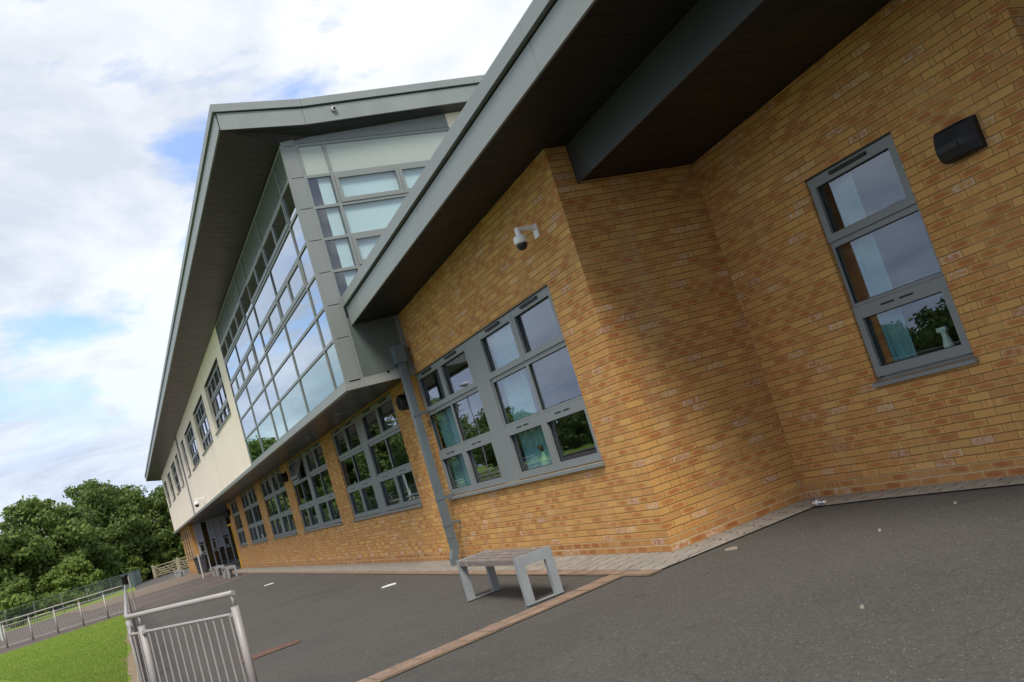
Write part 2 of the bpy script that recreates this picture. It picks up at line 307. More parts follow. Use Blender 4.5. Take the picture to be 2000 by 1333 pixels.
# ---------------------------------------------------------------- mesh builder
class MB:
    def __init__(s): s.v=[]; s.f=[]; s.uv=[]
    def poly(s,pts,uv=None):
        i=len(s.v); s.v+= [tuple(p) for p in pts]; s.f.append(tuple(range(i,i+len(pts))))
        s.uv += list(uv) if uv else [(p[0]+p[1],p[2]) for p in pts]
    def box(s,a,b,M=None):
        x0,y0,z0=a; x1,y1,z1=b
        c=[(x0,y0,z0),(x1,y0,z0),(x1,y1,z0),(x0,y1,z0),(x0,y0,z1),(x1,y0,z1),(x1,y1,z1),(x0,y1,z1)]
        if M: c=[M(*p) for p in c]
        for f in ((0,3,2,1),(4,5,6,7),(0,1,5,4),(1,2,6,5),(2,3,7,6),(3,0,4,7)): s.poly([c[k] for k in f])
    def hexa(s,c):
        for f in ((0,3,2,1),(4,5,6,7),(0,1,5,4),(1,2,6,5),(2,3,7,6),(3,0,4,7)): s.poly([c[k] for k in f])
    def tube(s,path,r,seg=10,caps=True,smooth=True):
        path=[Vector(p) for p in path]; rs=r if isinstance(r,(list,tuple)) else [r]*len(path)
        base=len(s.v); prev=None
        for k,p in enumerate(path):
            d=(path[min(k+1,len(path)-1)]-path[max(k-1,0)]).normalized()
            a=Vector((0,0,1)) if abs(d.z)<.9 else Vector((1,0,0))
            if prev is None: x=d.cross(a).normalized()
            else: x=(prev-d*prev.dot(d)).normalized()
            prev=x; y=d.cross(x)
            for j in range(seg):
                t=2*math.pi*j/seg; q=p+(x*math.cos(t)+y*math.sin(t))*rs[k]; s.v.append(tuple(q))
        for k in range(len(path)-1):
            for j in range(seg):
                a=base+k*seg+j; b=base+k*seg+(j+1)%seg; s.f.append((a,b,b+seg,a+seg)); s.uv+=[(0,0)]*4
        if caps:
            s.f.append(tuple(base+j for j in range(seg))[::-1]); s.uv+=[(0,0)]*seg
            e=base+(len(path)-1)*seg; s.f.append(tuple(e+j for j in range(seg))); s.uv+=[(0,0)]*seg
    def lathe(s,prof,c,seg=16,ax=Vector((0,0,1))):
        ax=Vector(ax).normalized(); s.tube_profile=None
        a=Vector((1,0,0)) if abs(ax.x)<.9 else Vector((0,1,0)); x=ax.cross(a).normalized(); y=ax.cross(x); base=len(s.v); c=Vector(c)
        for r,h in prof:
            for j in range(seg):
                t=2*math.pi*j/seg; s.v.append(tuple(c+ax*h+(x*math.cos(t)+y*math.sin(t))*r))
        for k in range(len(prof)-1):
            for j in range(seg):
                p=base+k*seg+j; q=base+k*seg+(j+1)%seg; s.f.append((p,q,q+seg,p+seg)); s.uv+=[(0,0)]*4
        s.f.append(tuple(base+j for j in range(seg))[::-1]); s.uv+=[(0,0)]*seg
        e=base+(len(prof)-1)*seg; s.f.append(tuple(e+j for j in range(seg))); s.uv+=[(0,0)]*seg
    def obj(s,name,mat,parent=None,bevel=0,smooth=False,loc=None):
        me=bpy.data.meshes.new(name); me.from_pydata(s.v,[],s.f); me.update()
        ul=me.uv_layers.new(name='UVMap'); ul.data.foreach_set('uv',np.array(s.uv,dtype=np.float32).ravel())
        mats=mat if isinstance(mat,(list,tuple)) else [mat]
        for x in mats: me.materials.append(x)
        if smooth:
            for p in me.polygons: p.use_smooth=len(p.vertices)==4
        o=bpy.data.objects.new(name,me); COL.objects.link(o)
        if parent: o.parent=parent; o.matrix_parent_inverse=parent.matrix_world.inverted() if False else Matrix.Translation(-parent.location)
        if bevel:
            bv=o.modifiers.new('bevel','BEVEL'); bv.width=bevel; bv.segments=2; bv.limit_method='ANGLE'; bv.angle_limit=R(40)
        return o
def tag(o,label=None,cat=None,group=None,kind=None):
    if label: o['label']=label
    if cat: o['category']=cat
    if group: o['group']=group
    if kind: o['kind']=kind
    return o
def thing(name,label,cat,loc=(0,0,0),group=None):
    o=bpy.data.objects.new(name,None); COL.objects.link(o); o.location=loc; return tag(o,label,cat,group)
def weld(o):
    pass

# ================================================================= GROUND
def sheet(name,pts,z,mat,uvf=None,kind='structure'):
    b=MB(); P=[(x,y,z) for x,y in pts]; b.poly(P,[uvf(x,y) for x,y in pts] if uvf else [(x,y) for x,y in pts])
    return tag(b.obj(name,mat),kind=kind)
sheet('ground',[(-700,-700),(700,-700),(700,700),(-700,700)],-.03,GRASS)
sheet('playground',[(-64,-5.02),(60,-5.02),(60,60),(-64,60)],-.012,ASPH)
sheet('playground_near',[(-1.9,-60),(60,-60),(60,-5.02),(-1.9,-5.02)],-.012,ASPH)
sheet('path',[(-61,-60),(-28.6,-60),(-28.6,-5.02),(-61,-5.02)],-.012,ASPH2)
sheet('reddish_path',[(-45.5,-5.02),(-27.2,-5.02),(-27.6,-.6),(-45.0,-.6)],-.007,ASPH2)
sheet('tan_path',[(-62.5,-9.5),(-46.5,-7.0),(-45.2,-4.7),(-43.2,-1.2),(-48,0),(-48,2),(-58,2),(-64.5,-.8)],-.002,TAN)
sheet('road',[(-140,-4.6),(-64.5,-4.6),(-64.5,40),(-140,40)],-.02,ASPH)
for (a,b_) in (((-38.9,-4.9),(-37.9,-1.1)),((-32.8,-4.9),(-31.7,-1.3)),((-26.7,-4.6),(-27.6,-.7))):
    sheet('line_marking',[a,(a[0]+.16,a[1]),(b_[0]+.16,b_[1]),b_],.0,CREAML)
for (a,b_) in (((-33.5,-5.2),(-34.4,-14)),((-37.2,-5.2),(-46.2,-10))):
    sheet('line_marking',[a,(a[0]+.12,a[1]),(b_[0]+.12,b_[1]),b_],.0,CREAML)
sheet('lawn',[(-28.4,-60),(-2.1,-60),(-2.1,-5.04),(-28.4,-5.04)],.0,GRASS)
b=MB(); b.box((-28.4,-5.035,-.05),(-2.0,-4.985,.012)); tag(b.obj('kerb',simple('concrete_edging',(.30,.27,.23),.85,bs=.3)),kind='structure')
# dirt edging between lawn and tarmac
b=MB(); xs=np.linspace(-28.4,-2.0,420); ed=np.convolve(np.random.default_rng(3).normal(size=440),np.ones(14)/14,'same')[:420]*.16; ed2=np.random.default_rng(4).normal(size=420)*.012
for i in range(len(xs)-1):
    y0=min(-5.06,-5.16+ed[i]+ed2[i]); y1=min(-5.06,-5.16+ed[i+1]+ed2[i+1])
    b.poly([(xs[i],y0,.006),(xs[i+1],y1,.006),(xs[i+1],-5.03,.004),(xs[i],-5.03,.004)])
tag(b.obj('soil_edge',SOIL),kind='structure')
# block paving apron round the building and its orange edging
b=MB()
b.poly([(-36.8,-.55,.002),(.56,-.55,.002),(.56,0.3,.002),(0,0,.002),(-36.8,0,.002)],[(-36.8,-.55),(.56,-.55),(.56,.3),(0,0),(-36.8,0)])
b.poly([(0,0,.002),(.56,.3,.002),(.56,1.42,.002),(0,1.86,.002)],[(0,0),(.3,.56),(1.42,.56),(1.86,0)])
b.poly([(0,1.86,.002),(.56,1.42,.002),(1.3,1.5,.002),(3.9,1.56,.002),(3.9,1.86,.002)],[(0,0),(.56,.42),(1.3,.36),(3.9,.3),(3.9,0)])
tag(b.obj('block_paving',PAVE),kind='structure')
def paver_band(name,pts,n,wid,z):
    """row of individual brick pavers along a line from pts[0] to pts[1]"""
    a=Vector((*pts[0],0)); c=Vector((*pts[1],0)); d=(c-a); Lg=d.length; d/=Lg; nrm=Vector((-d.y,d.x,0)); b=MB(); k=0; t=0
    while t<Lg-.02:
        w=min(.21,Lg-t)
        for r in range(n):
            o=nrm*(r*wid); j=random.uniform(-.004,.004); zz=z+random.uniform(0,.003)
            P=[a+d*(t+.004)+o+nrm*.004,a+d*(t+w-.004)+o+nrm*.004,a+d*(t+w-.004)+o+nrm*(wid-.004),a+d*(t+.004)+o+nrm*(wid-.004)]
            b.poly([(p.x,p.y+j,zz) for p in P])
        t+=.214
    return b
def paverm():
    M,t,N,L,b=newmat('orange_brick_pavers'); P=wpos(N)
    ri=N.new('ShaderNodeNewGeometry').outputs['Random Per Island']; n=noise(N,L,18,5,.7,P)
    c=mixc(N,L,ri,(.26,.165,.115),(.34,.23,.16)); c=mixc(N,L,mapr(N,L,n.outputs[0],.4,.65,0,.7),c,(.17,.135,.105))
    L.new(c,b.inputs['Base Color']); b.inputs['Roughness'].default_value=.85; bump(N,L,b,n.outputs[0],.4,.006); return M
PV=paverm()
sheet('paving_bed',[(-36.8,-.71),(.60,-.71),(.60,-.55),(-36.8,-.55)],-.003,SOIL)
tag(paver_band('e',[(-36.8,-.70),(.58,-.70)],1,.15,.001).obj('brick_edging',PV),kind='structure')
sheet('paving_bed_diagonal',[(-.13,-.71),(.18,-.71),(.78,-6.6),(.44,-6.6)],-.003,SOIL)
tag(paver_band('e',[(.16,-.72),(.70,-6.6)],3,-.095,.001).obj('brick_band',PV),kind='structure')

# ================================================================= THE SCHOOL
B=thing('school_building','long two storey school of buff brick and cream render with glazed bay and deep eaves','school')
Lb=1.86
def mapA(plane):   # faces -y : local (u, depth inward, z)
    return lambda u,d,z:(u,plane+d,z)
def mapX(plane):   # faces +x
    return lambda u,d,z:(plane-d,u,z)
def wall(b,M,u0,u1,z0,z1,ops,rev=.068,flip=1):
    us=sorted({u0,u1,*[o[0] for o in ops],*[o[1] for o in ops]}); zs=sorted({z0,z1,*[o[2] for o in ops],*[o[3] for o in ops]})
    us=[u for u in us if u0<=u<=u1]; zs=[z for z in zs if z0<=z<=z1]
    for i in range(len(us)-1):
        for j in range(len(zs)-1):
            cu=(us[i]+us[i+1])/2; cz=(zs[j]+zs[j+1])/2
            if any(o[0]<cu<o[1] and o[2]<cz<o[3] for o in ops): continue
            q=[(us[i],zs[j]),(us[i+1],zs[j]),(us[i+1],zs[j+1]),(us[i],zs[j+1])]
            b.poly([M(u,0,z) for u,z in q],q)
    for (a,c,e,f) in ops:
        for q,uv in (([(a,0,e),(a,rev,e),(a,rev,f),(a,0,f)],[(a,e),(a+rev,e),(a+rev,f),(a,f)]),([(c,0,e),(c,0,f),(c,rev,f),(c,rev,e)],[(c,e),(c,f),(c+rev,f),(c+rev,e)]),
                     ([(a,0,f),(a,rev,f),(c,rev,f),(c,0,f)],[(a,f),(a,f+rev),(c,f+rev),(c,f)]),([(a,0,e),(c,0,e),(c,rev,e),(a,rev,e)],[(a,e),(c,e),(c,e+rev),(a,e+rev)])):
            b.poly([M(*p) for p in q],uv)
GW=[(-5.95,-.81),(-12.68,-7.48),(-19.03,-13.96),(-25.12,-20.28),(-31.25,-26.68)]   # ground floor windows
GN=(-35.45,-32.9)
ZS,ZH=1.05,3.135
b=MB()
wall(b,mapA(0),-36.85,0,-.1,4.5,[(a,c,ZS,ZH) for a,c in GW+[GN]])
wall(b,mapX(0),0,Lb,-.1,4.55,[])
TW=(1.475,2.575)
wall(b,mapA(Lb),0,3.88,-.1,4.6,[(TW[0],TW[1],ZS,3.15)])
wall(b,mapX(3.88),Lb,2.3,-.1,4.6,[])
wall(b,lambda u,d,z:(-36.85,u,z),0,2.0,-.1,3.4,[])
b.obj('brick_wall',MB_,B); b=MB()   # then the far brick piers past the recessed entrance
FW=[(-54.6,-53.6),(-56.9,-55.4),(-59.3,-57.8),(-61.9,-60.4)]
wall(b,mapA(-.8),-63,-53.0,-.1,3.25,[(a,c,1.0,3.0) for a,c in FW])
wall(b,mapX(-53.0),-.8,-.5,-.1,3.25,[])
wall(b,lambda u,d,z:(-63,u,z),-.8,6,-.1,3.4,[])
b.obj('brick_wall',MB_,B)
# rest of the building shell, never lit from inside
b=MB(); wall(b,mapA(2.0),-53,-36.85,-.1,3.4,[]); b.obj('recess_wall',simple('recess_wall_paint',(.16,.17,.17),.7),B)
# upper storey
YU=-1.15; XC=-5.92; ZT=8.0
UW=[(-24.0,-19.24),(-30.0,-25.32),(-35.99,-31.43),(-39.2,-37.4),(-45.1,-43.0),(-50.4,-46.35),(-55.8,-52.5),(-62.1,-58.7)]
b=MB()
wall(b,mapA(YU),-63.1,-17.78,3.2,7.7,[(a,c,5.075,6.8) for a,c in UW]+[(-42.0,-40.8,3.2,7.7)],.12)
b.obj('rendered_wall',REND,B); b=MB(); wall(b,mapX(XC),1.95,7.5,3.2,8.3,[],.1); b.obj('rendered_wall',REND,B); b=MB()
wall(b,lambda u,d,z:(-63.1,u,z),YU,8,3.2,8.1,[],.1)
b.obj('rendered_wall',REND,B)
b=MB()   # recessed strip with downpipe between render bays
b.box((-42.0,YU+.12,3.2),(-40.8,YU+.2,7.6)); b.obj('recessed_strip',FRAME,B)
b=MB(); b.tube([(-41.5,YU+.03,7.4),(-41.5,YU+.03,3.2)],.05,8); b.obj('downpipe',FRAME,B)

# ---- windows
def ring(b,M,u0,u1,z0,z1,l,r,bo,t,d0,d1):
    b.box((u0,d0,z0),(u1,d1,z0+bo),M); b.box((u0,d0,z1-t),(u1,d1,z1),M)
    b.box((u0,d0,z0+bo),(u0+l,d1,z1-t),M); b.box((u1-r,d0,z0+bo),(u1,d1,z1-t),M)
def window(M,u0,u1,z0,z1,units,rows,inset=.03,sill=True,detail=True,room=None,curtain=None,label=None,openers=(),mat=None,glass=None):
    """units: list of (u0,u1,kind) kind 'cell' or 'panel'; rows: list of (z0,z1,type)"""
    fr=MB(); pn=MB(); vts=[]; gk=MB(); I=inset; mat=mat or FRAME; glass=glass or GLASS
    gap=.004
    for (a,c,k) in units:
        if k=='panel':
            fr.box((a,I-.012,z0),(c,I+.06,z1),M); continue
        for (e,f,ty) in rows:
            if ty=='fix':
                ring(fr,M,a,c,e,f,.03,.03,.03,.055,I+.008,I+.07); g=(a+.03,c-.03,e+.03,f-.055)
            elif ty=='top':
                if (round(a,2),ty) in openers: 
                    ring(fr,M,a,c,e,f,.03,.03,.03,.03,I+.01,I+.07)
                    # sash tilted out at the bottom
                    h=f-e; an=R(24)
                    MT=lambda u,d,z,an=an,f=f,I=I:M(u,I+(d-I)*math.cos(an)-(f-.02-z)*math.sin(an),f-.02-(f-.02-z)*math.cos(an)-(d-I)*math.sin(an))
                    s_=MB(); ring(s_,MT,a+.02,c-.02,e+.02,f-.02,.06,.06,.08,.08,I-.02,I+.03)
                    fr.v,fr.f,fr.uv=merge(fr,s_); pn.box((a+.08,I,e+.1),(c-.08,I+.006,f-.1),MT); continue
                ring(fr,M,a+gap,c-gap,e+gap,f-gap,.075,.075,.075,.105,I-.012,I+.06); g=(a+.08,c-.08,e+.08,f-.11)
                gk.box((a,I+.012,e),(c,I+.02,e+gap),M); gk.box((a,I+.012,f-gap),(c,I+.02,f),M); gk.box((a,I+.012,e),(a+gap,I+.02,f),M); gk.box((c-gap,I+.012,e),(c,I+.02,f),M)
                if detail:
                    w=min(.46,(c-a)*.44); mid=(a+c)/2; vt=MB(); vt.box((mid-w/2,I-.038,f-.066),(mid+w/2,I-.013,f-.036),M); vts.append(vt)
            else:
                ring(fr,M,a+gap,c-gap,e+gap,f-gap,.075,.075,.09,.125,I-.012,I+.06); g=(a+.08,c-.08,e+.095,f-.13)
                gk.box((a,I+.012,e),(c,I+.02,e+gap),M); gk.box((a,I+.012,f-gap),(c,I+.02,f),M); gk.box((a,I+.012,e),(a+gap,I+.02,f),M); gk.box((c-gap,I+.012,e),(c,I+.02,f),M)
                if detail:
                    mid=(a+c)/2
                    for s0 in (-.2,.02): gk.box((mid+s0,I-.0145,f-.07),(mid+s0+.16,I-.0125,f-.052),M)
            pn.box((g[0],I+.036,g[2]),(g[1],I+.042,g[3]),M)
            ring(gk,M,g[0]-.001,g[1]+.001,g[2]-.001,g[3]+.001,.008,.008,.008,.008,I+.022,I+.036)
    # head shadow line painted as black strip; outer edge bead against the brickwork
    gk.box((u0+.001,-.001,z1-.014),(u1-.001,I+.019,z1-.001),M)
    ring(fr,M,u0,u1,z0,z1,.022,.022,.022,.022,I+.02,I+.08)
    w=fr.obj('window',mat,B,bevel=.004 if detail else 0)
    if label: w['label']=label
    pn.obj('pane',glass,w); gk.obj('gasket_and_head_shadow',RUB,w)
    for q_ in vts: q_.obj('trickle_vent',BLACK,w)
    if sill:
        s_=MB()
        c=[(u0-.02,-.045,z0-.048),(u1+.02,-.045,z0-.048),(u1+.02,I+.03,z0-.048),(u0-.02,I+.03,z0-.048),(u0-.02,-.045,z0-.012),(u1+.02,-.045,z0-.012),(u1+.02,I+.03,z0+.004),(u0-.02,I+.03,z0+.004)]
        s_.hexa([M(*p) for p in c]); s_.box((u1+.02,-.047,z0-.05),(u1+.028,-.01,z0-.005),M); s_.obj('sill',mat,w)
    if curtain:
        for (a,c,e,f,dd) in curtain:
            cm=MB()
            n=max(6,int((c-a)/.03)); 
            for i in range(n):
                ua=a+(c-a)*i/n; ub=a+(c-a)*(i+1)/n; wa=.018*math.sin(ua*55); wb=.018*math.sin(ub*55)
                cm.poly([M(ua,dd+wa,e),M(ub,dd+wb,e),M(ub,dd+wb,f),M(ua,dd+wa,f)])
            cm.obj('curtain',CURT,w,smooth=True)
    return w
def merge(a,b):
    n=len(a.v); return a.v+b.v, a.f+[tuple(i+n for i in f) for f in b.f], a.uv+b.uv
ROW=[(1.055,1.785,'bot'),(1.785,2.465,'fix'),(2.465,3.13,'top')]
def units4(u0,u1):
    w=u1-u0; p=.083*w; l=(w-p)*.49; r=w-p-l
    return [(u0+.01,u0+l/2,'cell'),(u0+l/2,u0+l,'cell'),(u0+l,u0+l+p,'panel'),(u0+l+p,u0+l+p+r/2,'cell'),(u0+l+p+r/2,u1-.01,'cell')]
M0=mapA(0)
w1u=[(-5.94,-4.83,'cell'),(-4.83,-3.62,'cell'),(-3.62,-3.14,'panel'),(-3.14,-1.97,'cell'),(-1.97,-.82,'cell')]
w1=window(M0,-5.95,-.81,ZS,ZH,w1u,ROW,curtain=[(-5.9,-5.0,1.1,2.4,.16),(-3.08,-2.35,1.1,3.1,.16)],label='large six over six grey window beside the wall camera')
for k,(a,c) in enumerate(GW[1:]):
    u=units4(a,c); window(M0,a,c,ZS,ZH,u,ROW,openers={(round(u[1][0],2),'top')} if k==1 else ())
window(M0,GN[0],GN[1],ZS,ZH,[(GN[0]+.01,(GN[0]+GN[1])/2,'cell'),((GN[0]+GN[1])/2,GN[1]-.01,'cell')],ROW)
MC=mapA(Lb)
window(MC,TW[0],TW[1],ZS,3.15,[(TW[0]+.01,TW[1]-.01,'cell')],[(1.085,1.80,'bot'),(1.80,2.47,'fix'),(2.47,3.145,'top')],curtain=[(1.60,1.87,1.1,3.1,.18)],label='tall narrow three light window in the shaded return wall')
for (a,c) in FW: window(mapA(-.8),a,c,1.0,3.0,[(a+.01,c-.01,'cell')],[(1.0,1.6,'bot'),(1.6,2.3,'fix'),(2.3,3.0,'top')],detail=False)
MU=mapA(YU)
UROW=[(5.08,5.62,'bot'),(5.62,6.2,'fix'),(6.2,6.79,'top')]
for (a,c) in UW:
    n=4 if c-a>2.6 else 2
    w=(c-a)/n; window(MU,a,c,5.075,6.8,[(a+i*w+.005,a+(i+1)*w-.005,'cell') for i in range(n)],UROW,inset=.1,detail=False)

# ---- glazed bay
XM=[XC,-6.67,-9.13,-11.65,-12.95,-15.37,-17.78]
ZM=[3.28,4.0,4.56,5.12,5.68,6.24,6.79,7.36]
fr=MB(); pn=MB(); sp=MB(); ls=MB(); pr_=MB(); of=[]; bl=MB()
mw=.025
def bay(M,us,openrows,panelrows,spans,litpan,inner=None):
    d0,d1=-.022,.05
    glz=[]
    for u in us: fr.box((u-mw,d0,(ZM[0]-.03 if inner is None or u!=us[1] else 4.31)),(u+mw,d1,7.385),M)
    for z in ZM: 
        for i in range(len(us)-1): 
            a,c=sorted((us[i],us[i+1])); fr.box((a+mw,d0+.002,z-mw),(c-mw,d1-.001,z+mw),M)
    for i in range(len(us)-1):
        a,c=sorted((us[i],us[i+1])); a+=mw; c-=mw
        for j in range(len(ZM)-1):
            e,f=ZM[j]+mw,ZM[j+1]-mw; k=(i,j)
            if inner and j==0: continue
            if k in panelrows: q_=MB(); q_.box((a,.0,e),(c,.012,f),M); spans.append(q_)
            elif k in litpan: ls.box((a,.0,e),(c,.012,f),M)
            elif k in openrows:
                n=openrows[k]
                for q in range(n):
                    a2=a+(c-a)*q/n+.003; c2=a+(c-a)*(q+1)/n-.003
                    o_=MB(); p_=MB(); ring(o_,M,a2,c2,e+.003,f-.003,.055,.055,.075,.06,-.034,.03); p_.box((a2+.055,-.012,e+.078),(c2-.055,-.004,f-.063),M); of.append((o_,p_,inner))
            else: (pn if inner is None else pr_).box((a,.0,e),(c,.012,f),M)
bayf_sp=[]; bayr_sp=[]
opn={}
for i,n in ((1,2),(2,2),(4,2),(5,2)):
    opn[(i,5)]=n; opn[(i,3)]=n
pan={(i,6) for i in range(6)}
lit={(i,0) for i in range(6)}
bay(MU,XM,opn,pan,bayf_sp,lit)
MR=mapX(XC)
US=[YU+.26,-.43,1.93]
US2=[YU+.26,-.43,.80,1.93]
opr={(1,5):1,(1,3):2}
panr={(i,6) for i in range(2)}|{(i,0) for i in range(2)}
bay(MR,US,{(1,5):2,(1,3):2},panr,bayr_sp,set(),inner=1)
q_=MB(); q_.box((YU+.26+mw,-.026,ZM[0]+mw),(-.09,.012,4.3),MR); bayr_sp.append(q_); fr.box((-.09,-.03,ZM[0]-.02),(-.002,.05,4.2),MR)
# corner casing panels
for j in range(len(ZM)-1):
    e,f=ZM[j]+.006,ZM[j+1]-.006; fr.box((YU+.03,-.03,e),(YU+.235,.03,f),MR)
fr.box((YU+.001,-.02,ZM[-1]+.008),(YU+.235,.03,7.50),MR)
G_=fr.obj('glazed_bay',MULL,B,bevel=.004)
pn.obj('pane',CGLASS,G_); ls.obj('painted_glass',PGLASS,G_); pr_.obj('pane',CLEAR,G_)
for q_ in bayf_sp: q_.obj('spandrel_panel',SPAND,B)
for q_ in bayr_sp: q_.obj('end_panel',SPAND if min(v[2] for v in q_.v)<4 else SPAN,B)
for o_,p_,k_ in of:
    w_=o_.obj('opening_light',MULL,B); p_.obj('pane',CGLASS if k_ is None else CLEAR,w_)
b=MB(); b.box((XM[-1],YU+.03,3.3),(XC-.05,YU+.05,3.98)); b.obj('backing_board',simple('pale_backing',(.58,.66,.62),.8),B)
# blinds behind
b=MB()
b.box((-.68,.05,4.6),(-.47,.06,6.76),MR); b.obj('roller_blind',BLIND,B)
b=MB(); b.box((-.40,.05,5.2),(1.88,.06,6.76),MR); b.obj('roller_blind',BLIND,B)
b=MB(); b.box((-.85,.30,3.95),(1.88,.31,4.4),MR); b.obj('display_board',BLIND,B)
# zone above the bay, up to the soffit
b=MB(); b.box((YU+.001,0,7.40),(1.95,.05,8.1),MR); b.obj('head_panel',FRAME,B)
b=MB(); b.box((-17.78,YU+.01,7.40),(XC-.01,YU+.06,7.7)); b.obj('head_panel',FRAME,B)
# ledge / canopy over ground floor
b=MB()
b.box((-64.6,YU-.05,3.14),(XC+.04,YU+.05,3.24)); b.box((XC-.06,YU+.05,3.14),(XC+.04,-.002,3.24))
b.box((-17.78,YU-.031,3.244),(XC+.031,YU+.05,3.262)); b.box((XC-.05,YU+.05,3.244),(XC+.031,-.002,3.262))
b.obj('canopy_trim',TRIM,B,bevel=.004)
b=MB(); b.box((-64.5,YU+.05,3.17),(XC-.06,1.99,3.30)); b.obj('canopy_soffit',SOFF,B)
for x in np.arange(-9.2,-60,-3.4): b=MB(); b.lathe([(.09,0),(.09,.012)],(x,-.55,3.158),14); b.obj('downlight',STEEL,B)

# ---- main roof
def quadstrip(b,A,C): b.poly([A[0],A[1],C[1],C[0]])
XE=-65.5; XV=-5.6; YE=-2.12
sof=MB()
o0=(XV,YE,7.64); oE=(XE,YE,7.64); i0=(XC,YU,7.42); iE=(XE,YU,7.42)
k0=(XV,-.72,7.59); k1=(XC,-.6,7.50); v1=(XV,12,8.13); w_1=(XC,12,8.13); w2_=(XC,1.95,7.66); v2_=(XV,1.95,7.705)
sof.poly([o0,i0,iE,oE]); sof.poly([o0,k0,k1,i0]); sof.poly([k0,v2_,w2_,k1]); sof.poly([v2_,v1,w_1,w2_])
sof.poly([(XE,YE,7.64),(XE,YU,7.42),(-63.1,YU,7.42),(-63.1,YE,7.64)][::-1]) if False else None
roof=MB()
# top skin
roof.poly([(XV,YE,8.05),(XV,-.7,8.02),(XE,-.7,8.02),(XE,YE,8.05)]); roof.poly([(XV,-.7,8.02),(XV,12,8.45),(XE,12,8.45),(XE,-.7,8.02)])
roof.poly([(XE,YU,7.42),(XE,12,8.1),(XC,12,8.13),(XC,YU,7.43)])
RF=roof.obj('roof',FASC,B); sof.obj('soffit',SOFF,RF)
fb=MB()
def fasc_x(b,x0,x1,y,z0f,h,t,dy=0):   # board along x, following z0f(x)
    c=[(x0,y+dy,z0f(x0)),(x1,y+dy,z0f(x1)),(x1,y+dy+t,z0f(x1)),(x0,y+dy+t,z0f(x0))]
    c+= [(p[0],p[1],p[2]+h) for p in c]; b.hexa(c)
def fasc_y(b,y0,y1,x,z0,z1,h,t,dx=0):
    c=[(x+dx-t,y0,z0),(x+dx,y0,z0),(x+dx,y1,z1),(x+dx-t,y1,z1)]; c+=[(p[0],p[1],p[2]+h) for p in c]; b.hexa(c)
seam=[]
xs=list(np.arange(XV-.03,XE,-3.0))+[XE]
for i in range(len(xs)-1):
    x0,x1=xs[i+1]+.003,xs[i]-(.003 if i else .0)
    fasc_x(fb,x0,x1,YE,lambda x:7.63,.285,.03); fasc_x(fb,x0,x1,YE,lambda x:7.935,.13,.05,-.035)
fasc_y(fb,YE+.03,-.722,XV,7.633,7.583,.285,.03); fasc_y(fb,YE-.035,-.722,XV,7.935,7.895,.13,.05,.035)
ys=[-.716,2.55,5.8,9,12]
for i in range(4):
    y0,y1=ys[i],ys[i+1]-.006; za=lambda y:7.583+(y+.72)*.0440
    fasc_y(fb,y0,y1,XV,za(y0),za(y1),.285,.03); fasc_y(fb,y0,y1,XV,za(y0)+.312,za(y1)+.312,.13,.05,.035)
fb.obj('fascia',FASC,RF,bevel=.004)
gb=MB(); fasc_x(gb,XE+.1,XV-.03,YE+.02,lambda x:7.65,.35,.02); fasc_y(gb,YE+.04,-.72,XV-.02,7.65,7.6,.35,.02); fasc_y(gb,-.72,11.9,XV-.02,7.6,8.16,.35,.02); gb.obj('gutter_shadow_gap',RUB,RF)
b=MB(); b.lathe([(.045,0),(.045,.05),(.03,.055),(.03,.02)],(XV,-.19,7.79),16,(1,0,0)); b.obj('overflow_spout',STEEL,RF)

# ---- low roof over the near wing
sl=.042
zs_=lambda x:4.425+sl*x
X1=9.5; Y1=9; YF=-.82; XL=XC+.02
b=MB()
b.hexa([(XL,YF+.03,zs_(XL)),(X1,YF+.03,zs_(X1)),(X1,.285,zs_(X1)),(XL,.285,zs_(XL)),(XL,YF+.03,zs_(XL)+.46),(X1,YF+.03,zs_(X1)+.46),(X1,.285,zs_(X1)+.46),(XL,.285,zs_(XL)+.46)])
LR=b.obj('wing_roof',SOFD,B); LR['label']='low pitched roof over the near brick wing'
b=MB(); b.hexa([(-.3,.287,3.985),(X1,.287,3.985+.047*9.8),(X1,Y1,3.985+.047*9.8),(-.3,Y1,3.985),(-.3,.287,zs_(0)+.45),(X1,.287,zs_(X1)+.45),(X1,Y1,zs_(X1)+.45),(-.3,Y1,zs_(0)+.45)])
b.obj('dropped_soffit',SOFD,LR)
b=MB(); b.hexa([(.002,.270,3.975),(X1,.270,3.975+.047*9.5),(X1,.286,3.975+.047*9.5),(.002,.286,3.975),(.002,.270,zs_(0)-.003),(X1,.270,zs_(X1)-.003),(X1,.286,zs_(X1)-.003),(.002,.286,zs_(0)-.003)])
b.obj('beam_casing',BEAMM,LR)
fb=MB(); xs=[XL,-5.35,-1.9,1.6,5.2,X1]
for i in range(5):
    x0,x1=xs[i]+.003,xs[i+1]-.003
    fasc_x(fb,x0,x1,YF,lambda x:zs_(x)-.01,.30,.03); fasc_x(fb,x0,x1,YF,lambda x:zs_(x)+.325,.155,.06,-.045)
fb.obj('fascia',FASC,LR,bevel=.004)
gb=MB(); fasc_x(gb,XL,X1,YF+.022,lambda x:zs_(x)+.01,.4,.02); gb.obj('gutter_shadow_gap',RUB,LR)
# wing roof: top, hidden from below
b=MB(); b.hexa([(XL,.29,zs_(XL)+.3),(-.3,.29,zs_(-.3)+.3),(-.3,Y1,zs_(-.3)+.3),(XL,Y1,zs_(XL)+.3),(XL,.29,zs_(XL)+.46),(-.3,.29,zs_(-.3)+.46),(-.3,Y1,zs_(-.3)+.46),(XL,Y1,zs_(XL)+.46)]); b.obj('roof_deck',FASC,LR)

